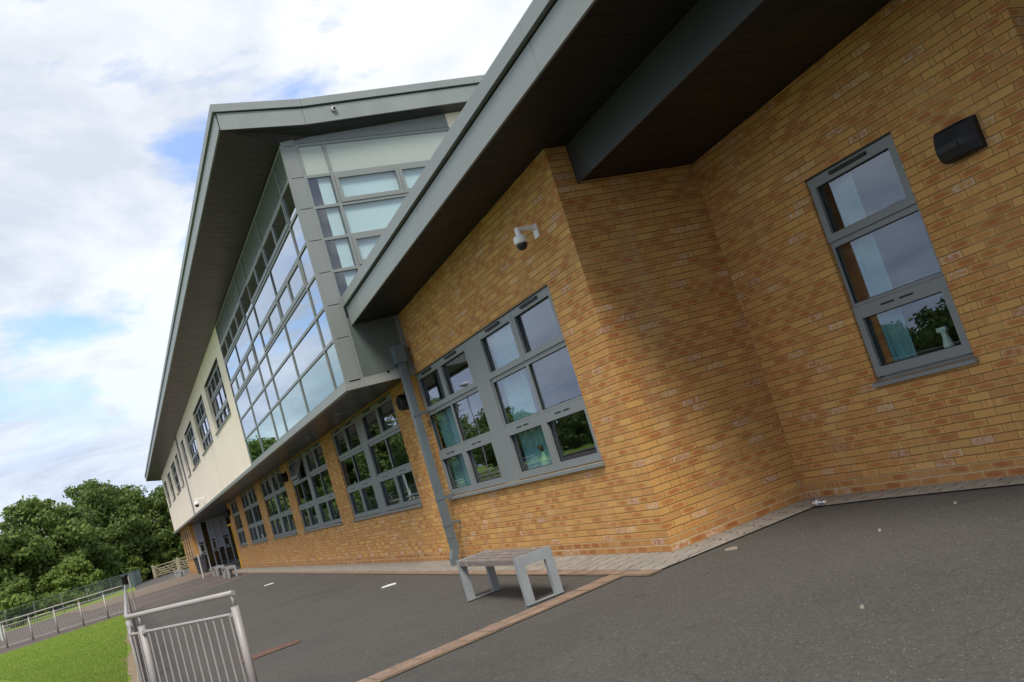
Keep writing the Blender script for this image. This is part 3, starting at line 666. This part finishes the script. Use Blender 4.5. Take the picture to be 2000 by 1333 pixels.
# ---- downpipe at the corner of the wing
b=MB()
px0,px1=-5.87,-5.75; ya,yb=-.27,-.155
def seg(z0,z1,o0=0,o1=0): b.hexa([(px0,ya+o0,z0),(px1,ya+o0,z0),(px1,yb+o0,z0),(px0,yb+o0,z0),(px0,ya+o1,z1),(px1,ya+o1,z1),(px1,yb+o1,z1),(px0,yb+o1,z1)])
seg(.42,3.36); seg(.25,.415,.0,.0); seg(.11,.248,-.06,0); seg(0,.108,-.06,-.06)
DP=b.obj('downpipe',PIPE,B,bevel=.006)
for z_ in (.62,1.05,2.45):
    b=MB(); b.box((px0-.008,ya-.008,z_),(px1+.008,yb+.008,z_+.05)); b.box((px0+.03,yb+.008,z_+.005),(px1-.03,-.001,z_+.045)); b.obj('pipe_bracket',PIPE,DP,bevel=.003)
b=MB(); b.box((px0-.02,ya-.035,3.36),(px1+.03,yb+.03,3.66)); b.obj('hopper',PIPE,DP,bevel=.006)

# ---- entrance screen in the recess
fr=MB(); pn=MB(); M_=mapX(-52.95)
ys=[-.5,-.12,.28,.62,1.0,1.45,1.98]
for i,y in enumerate(ys): fr.box((y-.035,-.04,0),(y+.035,.05,3.16),M_)
for i in range(len(ys)-1):
    zz=[0.03,1.1,2.35,3.12] if i%2==0 else [0.03,3.12]
    for z in zz: fr.box((ys[i]+.035,-.035,z-.035),(ys[i+1]-.035,.045,z+.035),M_)
    if i%2==0:
        ring(fr,M_,ys[i]+.04,ys[i+1]-.04,1.2,1.75,.05,.05,.05,.05,-.045,.04); ring(fr,M_,ys[i]+.04,ys[i+1]-.04,2.45,3.0,.05,.05,.05,.05,-.045,.04)
    pn.box((ys[i]+.035,.0,.06),(ys[i+1]-.035,.008,3.1),M_)
ES=fr.obj('door_screen',simple('pale_steel_frame',(.42,.46,.47),.4),B); pn.obj('pane',CGLASS,ES)
LAV=simple('lavender_reflection_paint',(.42,.42,.50),.8)
for i in (0,2,3,4): b=MB(); b.box((-52.948,ys[i]+.04,1.85 if i!=3 else 1.2),(-52.940,ys[i+1]-.04,3.1)); b.obj('reflection_panel',LAV,ES)  # opaque lavender panels added over the glass to paint in its pale reflection
b=MB(); ring(b,mapA(1.955),-50.5,-37,.0,3.1,.07,.07,.07,.07,0,.04)
for x in np.arange(-48.3,-37.5,2.2): b.box((x-.035,1.955,.07),(x+.035,1.993,3.05))
DS=b.obj('door_screen',FRAME,B); b=MB(); b.box((-50.4,1.975,.08),(-37.1,1.98,3.0)); b.obj('pane',GLASS,DS)
b=MB(); b.box((-36.92,-.045,0),(-36.852,-.002,2.2)); b.box((-38.3,-.045,2.13),(-36.92,-.002,2.2)); b.obj('door_edge',YEL,B)
# interiors (seen only through glass)
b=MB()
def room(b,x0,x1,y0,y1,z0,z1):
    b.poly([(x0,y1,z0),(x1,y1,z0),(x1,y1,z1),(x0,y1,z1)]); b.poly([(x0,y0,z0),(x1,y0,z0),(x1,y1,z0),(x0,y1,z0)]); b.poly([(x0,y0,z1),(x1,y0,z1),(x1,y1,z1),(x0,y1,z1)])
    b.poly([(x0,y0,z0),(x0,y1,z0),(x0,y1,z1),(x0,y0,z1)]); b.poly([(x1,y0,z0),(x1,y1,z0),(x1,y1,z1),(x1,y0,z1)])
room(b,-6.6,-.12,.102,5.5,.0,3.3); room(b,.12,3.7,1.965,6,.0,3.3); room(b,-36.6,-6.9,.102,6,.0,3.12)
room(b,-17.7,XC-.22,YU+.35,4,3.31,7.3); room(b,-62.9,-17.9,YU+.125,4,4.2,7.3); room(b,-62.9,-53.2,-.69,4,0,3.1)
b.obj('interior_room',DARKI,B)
b=MB(); b.box((-5.9,.10,.98),(-.86,.42,1.04)); b.box((1.5,1.95,.98),(2.55,2.3,1.088)); b.obj('inner_sill',simple('white_sill',(.7,.7,.68),.5),B)
# weep vents low in the brickwork
WV=simple('pinkish_vent_plastic',(.50,.40,.34),.7)
for k in range(22):
    x=-7.2-k*1.167
    b=MB(); b.box((x-.055,-.004,.16),(x+.055,.01,.215)); b.obj('weep_vent',WV,B)
# a grey window frame round the corner at the right edge
b=MB(); ring(b,mapX(3.86),2.32,3.6,1.0,4.2,.09,.09,.09,.09,-.03,.06); b.obj('window',FRAME,B)

# ================================================================= WALL FIXTURES
def wallspeaker(name,M,u,z,lab,s=1.):
    t=thing(name,lab,'speaker',M(u,0,z))
    w,h,d=.36*s,.30*s,.17*s
    b=MB(); n=12
    prof=[(0,0),(d*.55,0),(d*.8,h*.06),(d*1.0,h*.30),(d*1.0,h*.5),(d*.75,h*.9),(d*.6,h),(0,h)]
    # wedge body with curved right cheek
    P=[]
    for k in range(n+1):
        tt=k/n; uu=-w/2+w*tt; sc=1 if tt<.62 else 1-.62*((tt-.62)/.38)**2
        P.append([M(u+uu,-p[0]*sc-.001,z+p[1]) for p in prof])
    for k in range(n):
        for j in range(len(prof)-1): b.poly([P[k][j],P[k+1][j],P[k+1][j+1],P[k][j+1]])
    b.poly(P[0][::-1]); b.poly(P[-1]); b.poly([P[0][0],P[0][-1],P[-1][-1],P[-1][0]])
    b.obj('housing',BLACK,t)
    b=MB(); b.box((u-w*.36,-d-.012,z+h*.30),(u+w*.12,-d*.8,z+h*.44),M); b.obj('slot',RUB,t)
wallspeaker('wall_speaker',MC,3.19,2.64,'black wedge shaped wall speaker right of the tall narrow window',.92)
def roundspeaker(M,u,z,lab,r=.14):
    t=thing('wall_speaker',lab,'speaker',M(u,0,z)); b=MB(); ax=Vector(M(0,-1,0))-Vector(M(0,0,0))
    b.lathe([(r*.8,0),(r,.04),(r,.16),(r*.9,.2),(r*.75,.2),(r*.7,.12)],M(u,0,z),20,ax); b.obj('housing',BLACK,t,smooth=True)
    b=MB(); b.box((u-.03,-.05,z+r*.6),(u+.03,0,z+r*1.3),M); b.obj('bracket',BLACK,t)
roundspeaker(M0,-6.55,2.8,'round black wall speaker just left of the grey downpipe')
roundspeaker(M0,-19.5,2.75,'round black wall speaker on the brick pier between third and fourth windows',.14)
roundspeaker(M0,-36.2,2.7,'round black wall speaker beside the yellow edged entrance',.16)
def cctv(loc,lab,s=1.,side=0):
    t=thing('security_camera',lab,'camera',loc); x,y,z=loc
    b=MB(); b.box((x-.06*s,y-.02*s,z-.09*s),(x+.06*s,y,z+.09*s)); b.obj('wall_plate',WHITE,t,bevel=.004)
    b=MB(); b.hexa([(x-.035*s,y-.02*s,z+.02*s),(x+.035*s,y-.02*s,z+.02*s),(x+.03*s,y-.27*s,z+.045*s),(x-.03*s,y-.27*s,z+.045*s),(x-.035*s,y-.02*s,z+.085*s),(x+.035*s,y-.02*s,z+.085*s),(x+.03*s,y-.27*s,z+.085*s),(x-.03*s,y-.27*s,z+.085*s)])
    b.lathe([(.035*s,-.05*s),(.04*s,.075*s),(.03*s,.088*s)],(x,y-.27*s,z),16); b.obj('arm',WHITE,t,bevel=.003)
    b=MB(); b.lathe([(.082*s,-.135*s),(.09*s,-.11*s),(.09*s,-.05*s),(.075*s,-.028*s),(.04*s,-.02*s)],(x,y-.27*s,z),24); b.obj('housing',WHITE,t,smooth=True)
    b=MB(); b.lathe([(.012*s,-.222*s),(.04*s,-.215*s),(.062*s,-.19*s),(.075*s,-.155*s),(.078*s,-.134*s)],(x,y-.27*s,z),24)
    b.obj('dome',simple('smoked_dome',(.015,.017,.02),.08),t,smooth=True)
cctv((-.68,0,3.73),'white dome security camera on the brick wall above the large window',.86)
cctv((-34.3,YU,3.55),'white dome security camera on the cream render above the entrance',1.25)

# ================================================================= BENCHES
def bench(x0,x1,y0,y1,lab,group=None,h=.45):
    t=thing('bench',lab,'bench',((x0+x1)/2,(y0+y1)/2,0),group)
    lw=.055; lg=.085
    for xa,xb in ((x0,x0+lw),(x1-lw,x1)):
        b=MB(); b.box((xa,y0,.008),(xb,y0+lg,h)); b.box((xa,y1-lg,.008),(xb,y1,h)); b.box((xa,y0+lg,h-.1),(xb,y1-lg,h)); b.box((xa-.003,y0-.003,0),(xb+.003,y1+.003,.008))
        b.obj('leg_frame',BENCHM,t,bevel=.004)
    n=4; w=(y1-y0-.01)/n
    b=MB()
    for i in range(n): 
        dz=random.uniform(-.004,.003); b.box((x0+lw+.002,y0+.006+i*w,h-.062+dz),(x1-lw-.002,y0+i*w+w-.004,h-.008+dz))
    b.obj('seat',BWOOD,t,bevel=.005)
    b=MB(); b.box((x0+lw,y0+.1,h-.085),(x1-lw,y0+.14,h-.064)); b.box((x0+lw,y1-.14,h-.085),(x1-lw,y1-.1,h-.064)); b.obj('under_rail',BENCHM,t)
bench(-1.86,-.20,-1.60,-1.20,'slatted timber bench with grey metal legs nearest the downpipe',h=.455)
bench(-31.6,-29.7,-1.40,-1.02,'grey metal bench in front of the last brick pier, nearer of the pair','benches by the entrance')
bench(-38.2,-36.2,-1.25,-.85,'grey metal bench beside the thin post, further of the pair','benches by the entrance')
bench(-62.0,-60.0,-1.75,-1.35,'small grey bench nearest the bin in front of the far brick piers','benches at the far brick piers')
bench(-66.5,-64.5,-1.75,-1.35,'small grey bench closest to the timber field gate','benches at the far brick piers')

# ================================================================= RAILINGS
def railing(name,lab,pts,h,bar_sp=.11,postsp=1.6,skip_first=0.,hr=.022,pr=.032,br=.008,mat=None,ends=True,posts=None,bars=True,lean=True):
    t=thing(name,lab,'railing',(*pts[0],0)); mat=mat or RAIL
    path=[Vector((x,y,h)) for x,y in pts]
    b=MB(); 
    P=[path[0]]
    for i in range(1,len(path)-1):   # rounded bend
        a=(path[i-1]-path[i]).normalized(); c=(path[i+1]-path[i]).normalized(); P+= [path[i]+a*.05,path[i]+a*.014+c*.014,path[i]+c*.05]
    P.append(path[-1]); b.tube(P,hr,14); b.obj('handrail',mat,t,smooth=True)
    for i in range(len(pts)-1):
        A=Vector((*pts[i],0)); C=Vector((*pts[i+1],0)); D=C-A; Lg=D.length; D/=Lg
        po=posts[i] if posts else list(np.arange(.0,Lg,postsp))
        for s in po:
            p=A+D*s; b=MB(); b.tube([p,p+Vector((0,0,h-.11))],pr,14); b.tube([p+Vector((0,0,h-.11)),p+Vector((0,0,h-.01))],.011,8); b.obj('post',mat,t,smooth=True)
        po2=sorted(set([0.]+po+[Lg])) if i>=0 else po
        for s0,s1 in zip(po2[:-1],po2[1:]):
            if s1-s0<.12: continue
            a0=A+D*(s0+(.05 if s0 in po else .01)); a1=A+D*(s1-(.05 if s1 in po else .01)); b=MB()
            for z in (h-.17,.1): b.tube([a0+Vector((0,0,z)),a1+Vector((0,0,z))],.0125,8)
            n=max(1,int(round((a1-a0).length/bar_sp))); 
            for k in range(n): 
                p=a0+(a1-a0)*((k+.5)/n); b.tube([p+Vector((0,0,.1)),p+Vector((0,0,h-.17))],br,7,caps=False)
            for e_ in (a0,a1): b.box((e_.x-.012,e_.y-.03,h-.185),(e_.x+.012,e_.y+.03,h-.155))
            b.obj('infill_panel',mat,t,smooth=False)
    return t
e0=(-.06,-4.13); e1=(-1.93,-4.95); e2=(-28.35,-5.03)
L1=math.hypot(e0[0]-e1[0],e0[1]-e1[1])
railing('railing','pale grey tubular railing with short angled end beside the lawn and tarmac',[e0,e1,e2],1.0,bar_sp=.135,posts=[[.03,L1-.27],[float(s) for s in np.arange(1.6,26.3,1.9)]])
railing('railing','pale grey tubular railing crossing behind the lawn in front of the path',[(-28.4,-5.1),(-33.9,-12.0),(-38,-17)],1.0,bar_sp=.11,posts=[[.9,2.0,3.15,4.3,5.5,6.7,7.9],[.2,1.6,3.0,4.4,5.8]])
# black litter bin strapped to the far corner post
t=thing('litter_bin','small black bin on a pale post at the railing corner','bin',(-28.75,-5.0,0))
b=MB(); b.lathe([(.09,.98),(.11,1.0),(.115,1.27),(.13,1.28),(.13,1.33),(.08,1.37)],(-28.7,-4.99,0),16); b.obj('body',BLACK,t,smooth=True)
b=MB(); b.tube([(-28.6,-4.86,0),(-28.6,-4.86,1.25)],.03,10); b.obj('post',RAIL,t)
# back fence : green-grey weldmesh on posts
def mesh_fence(pts,lab,h=1.35,sp=2.5):
    t=thing('boundary_fence',lab,'fence',(*pts[0],0)); 
    b=MB(); bb=MB(); wr=MB()
    for i in range(len(pts)-1):
        A=Vector((*pts[i],0)); C=Vector((*pts[i+1],0)); D=C-A; Lg=D.length; n=max(1,round(Lg/sp))
        for k in range(n+(1 if i==len(pts)-2 else 0)):
            p=A+D*k/n; q=MB(); q.tube([p,p+Vector((0,0,h+.05))],.035,8); q.obj('post',GREENG,t)
        bb.tube([A+Vector((0,0,h)),C+Vector((0,0,h))],.022,6)
        m=int(Lg/.12)
        for k in range(m):
            p=A+D*(k+.5)/m; wr.tube([p+Vector((0,0,.05)),p+Vector((0,0,h))],.006,4,caps=False)
        for z in np.arange(.1,h,.25): wr.tube([A+Vector((0,0,z)),C+Vector((0,0,z))],.006,4,caps=False)
    bb.obj('top_rail',GREENG,t); wr.obj('wire_mesh',GREENG,t)
mesh_fence([(-56,-18),(-61.6,-12.6),(-66.8,-7.8),(-74,-5.4),(-92,-3.75)],'green grey mesh fence running in front of the dense trees')
b=MB(); b.tube([(-44,-10.95,0),(-44,-10.95,2.6)],.07,12); gp=b.obj('pale_post',simple('pale_green_post',(.55,.62,.58),.5)); tag(gp,'pale green post standing at the left edge of the path','post')

# field gate
t=thing('field_gate','timber five bar field gate between two posts by the far corner','gate',(-90,-1.3,0))
y0,y1=-2.45,-.2
def gate_leaf(ya,yb,x,t):
    b=MB()
    for z in (.15,.36,.58,.82,1.12): b.box((x-.03,ya,z),(x+.03,yb,z+.09))
    b.box((x-.04,ya,.1),(x+.04,ya+.09,1.25)); b.box((x-.04,yb-.09,.1),(x+.04,yb,1.25))
    def diag(a,c):
        p=Vector((x+.04,*a)); q=Vector((x+.04,*c)); d=(q-p).normalized(); n=Vector((0,-d.z,d.y))*.04
        b.hexa([p-n,q-n,q-n+Vector((.03,0,0)),p-n+Vector((.03,0,0)),p+n,q+n,q+n+Vector((.03,0,0)),p+n+Vector((.03,0,0))])
    m=(ya+yb)/2; diag((ya+.05,1.15),(m,.2)); diag((m,.2),(yb-.05,1.15)); diag((ya+.3,.2),(m,.95)); diag((m,.95),(yb-.3,.2))
    return b.obj('gate_leaf',GWOOD,t)
gate_leaf(-2.4,-.25,-90,t); gate_leaf(-.05,1.6,-90,t)
for y in (-2.52,-.15): b=MB(); b.box((-90.12,y-.11,0),(-89.88,y+.11,1.38)); b.obj('post',GWOOD,t,bevel=.01)

# wheelie bin
bx,by=-50,-.85
t=thing('wheelie_bin','dark grey wheeled bin standing in front of the glazed entrance','bin',(bx,by,0))
b=MB(); b.hexa([(bx-.26,by-.24,.05),(bx+.26,by-.24,.05),(bx+.26,by+.24,.05),(bx-.26,by+.24,.05),(bx-.32,by-.32,1.0),(bx+.32,by-.32,1.0),(bx+.32,by+.32,1.0),(bx-.32,by+.32,1.0)])
BD=simple('dark_grey_bin_plastic',(.05,.05,.058),.5); b.obj('body',BD,t,bevel=.02)
b=MB(); b.hexa([(bx-.36,by-.37,1.0),(bx+.36,by-.37,1.0),(bx+.36,by+.36,1.03),(bx-.36,by+.36,1.03),(bx-.33,by-.33,1.08),(bx+.33,by-.33,1.08),(bx+.33,by+.33,1.13),(bx-.33,by+.33,1.13)]); b.obj('lid',BLACK,t,bevel=.015)
for s in (-1,1): b=MB(); b.lathe([(.1,0),(.1,.05)],(bx+s*.24-.02,by+.27,.1),14,(1,0,0)); b.obj('wheel',BLACK,t)
b=MB(); b.tube([(-40.4,-1.54,0),(-40.4,-1.54,1.25)],.045,12); tag(b.obj('steel_bollard',simple('pale_steel_post',(.42,.42,.41),.45)),'thin pale steel post standing on the tarmac near the entrance benches','post')

# drain cover, litter, bottle
b=MB(); b.poly([(-4.06,-3.9,-.004),(-3.62,-3.9,-.004),(-3.62,-3.18,-.004),(-3.92,-3.18,-.004)])
for y in np.arange(-3.88,-3.2,.045): b.box((-4.0,y,-.006),(-3.66,y+.018,.002))
tag(b.obj('drain_cover',RUSTY),'rusty brown drain grating set in the tarmac behind the railing','drain cover')
def scrap(x,y,l,w,a,lab,mat=PAPER):
    b=MB(); c,s=math.cos(a),math.sin(a)
    pts=[(-l/2,-w/2),(0,-w*.6),(l/2,-w/3),(l/2*.9,w/2),(0,w*.55),(-l/2,w/2)]
    top=[(x+p[0]*c-p[1]*s,y+p[0]*s+p[1]*c,.004+.006*abs(math.sin(i*1.9))) for i,p in enumerate(pts)]; bot=[(p[0],p[1],-.0115) for p in top]
    n=len(pts); b.poly(top); b.poly(bot[::-1])
    for i in range(n): b.poly([top[i],bot[i],bot[(i+1)%n],top[(i+1)%n]])
    return tag(b.obj('litter_scrap',mat),lab,'litter')
scrap(-6.36,-1.25,.24,.045,1.1,'long white scrap on the tarmac left of the slatted bench')
scrap(-17.2,-1.6,.26,.04,1.2,'white scrap lying further along near the brick wall')
for x,y,l,lab in ((2.35,.40,.045,'pale leaf on the dark tarmac below the tall window'),(3.66,-1.22,.05,'pale leaf on open tarmac, the lowest and nearest of all'),(2.52,1.10,.05,'beige leaf close to the paving under the speaker')):
    scrap(x,y,l*.5,l*.13,random.uniform(0,3),lab,simple('dry_leaf',(.38,.34,.27),.8))
scrap(.89,.05,.13,.022,.4,'pale flattened strip on tarmac beside the paving of the brick corner',simple('dry_strip',(.33,.28,.21),.8))
scrap(1.12,1.83,.05,.03,.4,'small red scrap against the foot of the shaded brick wall',simple('red_scrap',(.35,.04,.02),.7))
t=thing('plastic_bottle','clear crushed plastic bottle lying on paving in the inner brick corner','bottle',(.62,1.44,.03))
b=MB(); ax=Vector((1,.12,0)).normalized(); b.lathe([(.02,0),(.03,.005),(.031,.05),(.024,.06),(.031,.07),(.031,.11),(.028,.125),(.014,.15),(.012,.165)],(.54,1.43,.034),18,ax)
b.obj('body',glass_mat('clear_plastic',(.85,.88,.9),.25,2.0,.15,.02),t,smooth=True)
b=MB(); b.lathe([(.0315,0),(.0315,.035)],Vector((.54,1.43,.034))+ax*.072,18,ax); b.obj('wrapper',simple('silver_wrapper',(.6,.62,.66),.3),t)
b=MB(); b.lathe([(.014,0),(.014,.014)],Vector((.54,1.43,.034))+ax*.166,12,ax); b.obj('cap',WHITE,t)

def spray_bottle(x,y,z,lab,body,head,s=1.):
    t=thing('spray_bottle',lab,'bottle',(x,y,z)); b=MB(); b.lathe([(.036*s,0),(.04*s,.01*s),(.04*s,.11*s),(.03*s,.15*s),(.014*s,.18*s),(.014*s,.2*s)],(x,y,z),16); b.obj('body',body,t,smooth=True)
    b=MB(); b.box((x-.055*s,y-.014*s,z+.21*s),(x+.03*s,y+.014*s,z+.245*s)); b.box((x-.014*s,y-.014*s,z+.19*s),(x+.016*s,y+.014*s,z+.215*s)); b.hexa([(x-.03*s,y-.006,z+.15*s),(x-.022*s,y-.006,z+.15*s),(x-.022*s,y+.006,z+.15*s),(x-.03*s,y+.006,z+.15*s),(x-.03*s,y-.006,z+.215*s),(x-.016*s,y-.006,z+.215*s),(x-.016*s,y+.006,z+.215*s),(x-.03*s,y+.006,z+.215*s)]); b.obj('trigger_head',head,t,bevel=.003)
spray_bottle(-2.47,.15,1.04,'green spray bottle with dark trigger inside the large window',simple('pale_green_plastic',(.45,.70,.50),.4),simple('brown_trigger',(.10,.05,.03),.5),1.55)
spray_bottle(2.28,1.99,1.09,'white spray bottle on a white sill inside the tall window',WHITE,WHITE,1.15)

# ================================================================= VEGETATION
def leaves(name,clumps,n,size,mat,parent,seed):
    g=np.random.default_rng(seed); C=np.array([c[:3] for c in clumps]); Rr=np.array([c[3:6] for c in clumps]); wts=Rr.prod(1)**.66; wts/=wts.sum()
    idx=g.choice(len(C),n,p=wts); d=g.normal(size=(n,3)); d/=np.linalg.norm(d,axis=1)[:,None]; rad=g.random(n)**.33*(.72+.4*g.random(n))
    p=C[idx]+d*Rr[idx]*rad[:,None]
    p[:,2]=np.maximum(p[:,2],.05)
    nrm=d+g.normal(scale=.7,size=(n,3)); nrm/=np.linalg.norm(nrm,axis=1)[:,None]
    a=np.cross(nrm,g.normal(size=(n,3))); a/=np.linalg.norm(a,axis=1)[:,None]; c=np.cross(nrm,a)
    s=size*(.6+.8*g.random(n))[:,None]
    v=np.stack([p-a*s,p-c*s*.55+nrm*s*.12,p+a*s,p+c*s*.55+nrm*s*.12],1).reshape(-1,3)
    me=bpy.data.meshes.new(name); me.vertices.add(4*n); me.vertices.foreach_set('co',v.ravel().astype(np.float32))
    me.loops.add(4*n); me.loops.foreach_set('vertex_index',np.arange(4*n,dtype=np.int32)); me.polygons.add(n)
    me.polygons.foreach_set('loop_start',np.arange(0,4*n,4,dtype=np.int32)); me.polygons.foreach_set('loop_total',np.full(n,4,dtype=np.int32)); me.update(); me.validate()
    me.materials.append(mat); o=bpy.data.objects.new(name,me); COL.objects.link(o)
    if parent: o.parent=parent; o.matrix_parent_inverse=Matrix.Translation(-parent.location)
    return o
def tree(x,y,h,w,lab,mat,n=6000,seed=1,low=.12,leaf=.28,group=None,name='tree'):
    h*=.93
    g=np.random.default_rng(seed); t=thing(name,lab,'tree' if name=='tree' else 'bush',(x,y,0),group)
    b=MB(); pts=[(x,y,-.1),(x+.1,y,h*.3),(x-.1,y+.1,h*.6),(x,y,h*.88)]; b.tube(pts,[h*.03,h*.022,h*.013,h*.004],8)
    cl=[]
    nb=26 if name=='tree' else 9
    for k in range(nb):
        zf=low+(1-low)*((k+.6)/nb); r=w*.5*(math.sin(math.pi*min(1,(zf-low*.5)**.75))*.9+.15); an=k*2.4+g.random(); rr=r*(.35+.5*g.random())
        c=(x+math.cos(an)*rr,y+math.sin(an)*rr,h*zf*.93); q=w*(.115+.11*g.random())
        cl.append((*c,q,q,q*.75)); b.tube([(x,y,max(.2,c[2]-h*.16)),((x+c[0])/2,(y+c[1])/2,c[2]-h*.07),c],[h*.010,h*.007,h*.003],6)
        for s in range(3):
            a2=g.random()*6.3; q2=q*.5; cl.append((c[0]+math.cos(a2)*q,c[1]+math.sin(a2)*q,c[2]+(g.random()-.35)*q,q2,q2,q2*.8))
    cl.append((x,y,h*.92,w*.14,w*.14,h*.09)); cl.append((x,y,h*.5,w*.28,w*.28,h*.22))
    b.obj('trunk',BARK,t); leaves('crown',cl,n,leaf,mat,t,seed)
    return t
GT='trees beyond the boundary fence'
TR=[(-74,-24,9.6,10,LEAF1,'broad green tree standing at the far left behind the fence'),
    (-78,-19.4,10.8,9,LEAF1,'tall rounded green tree second from the left behind the fence'),
    (-80,-15.2,9.0,8,LEAF3,'mid height dark tree left of the gap in the treeline'),
    (-82,-11.2,11.2,8,LEAF1,'tall green tree in the middle of the treeline'),
    (-86,-8.2,9.4,7,LEAF3,'lower dark tree right of the middle tree'),
    (-96,-6.4,12.6,8.5,LEAF3,'tallest dark tree with spiky top nearest the roof end'),
    (-100,-3.2,11.6,8,LEAF1,'dark tree tucked against the far end of the school'),
    (-98,1.5,10,7,LEAF3,'dark tree behind the timber gate')]
for i,(x,y,h,w,mt,lab) in enumerate(TR): tree(x,y,h,w,lab,mt,n=17000,seed=20+i,group=GT,leaf=.19,low=.06)
BU=[(-67.5,-12.6,3.0,4.6,LEAF2,'bright rounded bush in front of the trees left of centre'),
    (-72,-17.5,3.2,5,LEAF1,'green bush at the far left behind the mesh fence'),
    (-78,-9.0,4.0,5,LEAF2,'loose yellow green bush below the middle tree'),
    (-95,-6.2,4.6,4.2,LEAF1,'green bush filling the gap above the fence corner'),
    (-94,-3.9,2.6,2.4,LEAF2,'light green shrub just left of the gate post'),
    (-97,-1.6,4.6,4.0,LEAF2,'pale green bush behind the field gate')]
for i,(x,y,h,w,mt,lab) in enumerate(BU): tree(x,y,h,w,lab,mt,n=9000,seed=60+i,group='bushes below the treeline',leaf=.15,low=.05,name='bush')
# far wood that closes the gaps
cl=[(-104+ (k%3)*3,-34+k*2.6,2.6+1.2*math.sin(k*1.7),3.2,3.0,3.4) for k in range(17)]
tag(leaves('woodland',cl,36000,.30,LEAF3,None,99),kind='stuff')
# house roofs glimpsed through the trees
def house(x,y,lab,w=9,h=5.0):
    t=thing('house',lab,'house',(x,y,0)); b=MB(); b.box((x-4,y-w/2,0),(x+4,y+w/2,h)); b.obj('wall',simple('house_brick',(.3,.14,.09),.9),t)
    b=MB(); z=h; b.poly([(x-4.3,y-w/2-.3,z),(x-4.3,y+w/2+.3,z),(x,y+w/2+.3,z+2.8),(x,y-w/2-.3,z+2.8)]); b.poly([(x+4.3,y-w/2-.3,z),(x,y-w/2-.3,z+2.8),(x,y+w/2+.3,z+2.8),(x+4.3,y+w/2+.3,z)])
    b.poly([(x-4.3,y-w/2-.3,z),(x,y-w/2-.3,z+2.8),(x+4.3,y-w/2-.3,z)]); b.poly([(x-4.3,y+w/2+.3,z),(x+4.3,y+w/2+.3,z),(x,y+w/2+.3,z+2.8)]); b.obj('roof',ROOFT,t)
    b=MB()
    for yy in (-2.6,0,2.6):
        for zz in (1.0,3.2): b.box((x+4.0,y+yy-.5,zz),(x+4.04,y+yy+.5,zz+1.1))
    b.obj('window',WHITE,t)
house(-112,-16,'orange roofed house glimpsed through the trees on the left')
house(-112,-6,'orange roofed house glimpsed through the trees by the roof end')
# trees on the far side of the field, seen mirrored in the glass
MR_=[(-74,-44,4.6,7),(-84,-46,5.2,8),(-96,-44,6.2,9),(-110,-47,9.5,11),(-124,-44,11,12),(-104,-33,8.5,10),(-92,-28,8,9),(-62,-50,3.8,6)]
ML=['low round tree across the field, first of the row seen in the big window','low tree across the field, second of the row seen in the big window','mid height tree across the field between two taller neighbours','tall tree across the field mirrored in the second ground window','tallest tree across the field mirrored in the low windows','broad tree on the near side of the far field row','broad tree by the path across the lawn, mirrored in the low windows','smallest tree across the field, mirrored at the right of the big window']
for i,(x,y,h,w) in enumerate(MR_): tree(x,y,h,w,ML[i],LEAF1 if i%2 else LEAF2,n=9000,seed=80+i,leaf=.24,low=.1,group='trees across the field')
for i,(x,y) in enumerate(((-16,-31),(-22,-32),(-28,-31),(-34,-32))): tree(x,y,2.5,7.2,['hedge clump across the field at its right end, mirrored in the tall window','second hedge clump from the right across the field','third hedge clump from the right across the field','leftmost hedge clump across the field'][i],LEAF3,n=7000,seed=140+i,leaf=.14,low=.02,name='bush',group='hedge across the field')
# street lamp mirrored in the big window
t=thing('street_lamp','tall street lamp across the field mirrored in the big window','lamp',(-52.4,-20,0))
b=MB(); b.tube([(-52.4,-20,0),(-52.4,-20,7.2)],[.09,.06],10); b.obj('pole',RAIL,t)
b=MB(); b.lathe([(.05,0),(.3,.1),(.42,.22),(.3,.34),(.05,.38)],(-52.1,-19.9,7.2),16); b.obj('lamp_head',WHITE,t,smooth=True)

# lawn blades
n=70000; g=np.random.default_rng(5)
dist=g.random(n)**.8
x=-6-22.2*g.random(n)**.9; y=-5.16-(.3+(-6-x)*.25)*g.random(n)**1.0
x2=x; hh=.012+.018*g.random(n); w_=.003+.004*g.random(n); an=g.random(n)*6.28
p=np.stack([x,y,np.zeros(n)],1); d=np.stack([np.cos(an),np.sin(an),0*an],1)*w_[:,None]
tip=p+np.stack([g.normal(scale=.012,size=n),g.normal(scale=.012,size=n),hh],1)
v=np.stack([p-d,p+d,tip],1).reshape(-1,3)
me=bpy.data.meshes.new('grass'); me.vertices.add(3*n); me.vertices.foreach_set('co',v.ravel().astype(np.float32)); me.loops.add(3*n); me.loops.foreach_set('vertex_index',np.arange(3*n,dtype=np.int32)); me.polygons.add(n)
me.polygons.foreach_set('loop_start',np.arange(0,3*n,3,dtype=np.int32)); me.polygons.foreach_set('loop_total',np.full(n,3,dtype=np.int32)); me.update(); me.validate(); me.materials.append(BLADE)
go=bpy.data.objects.new('grass',me); COL.objects.link(go); tag(go,'short mown grass blades on the lawn','grass',kind='stuff')
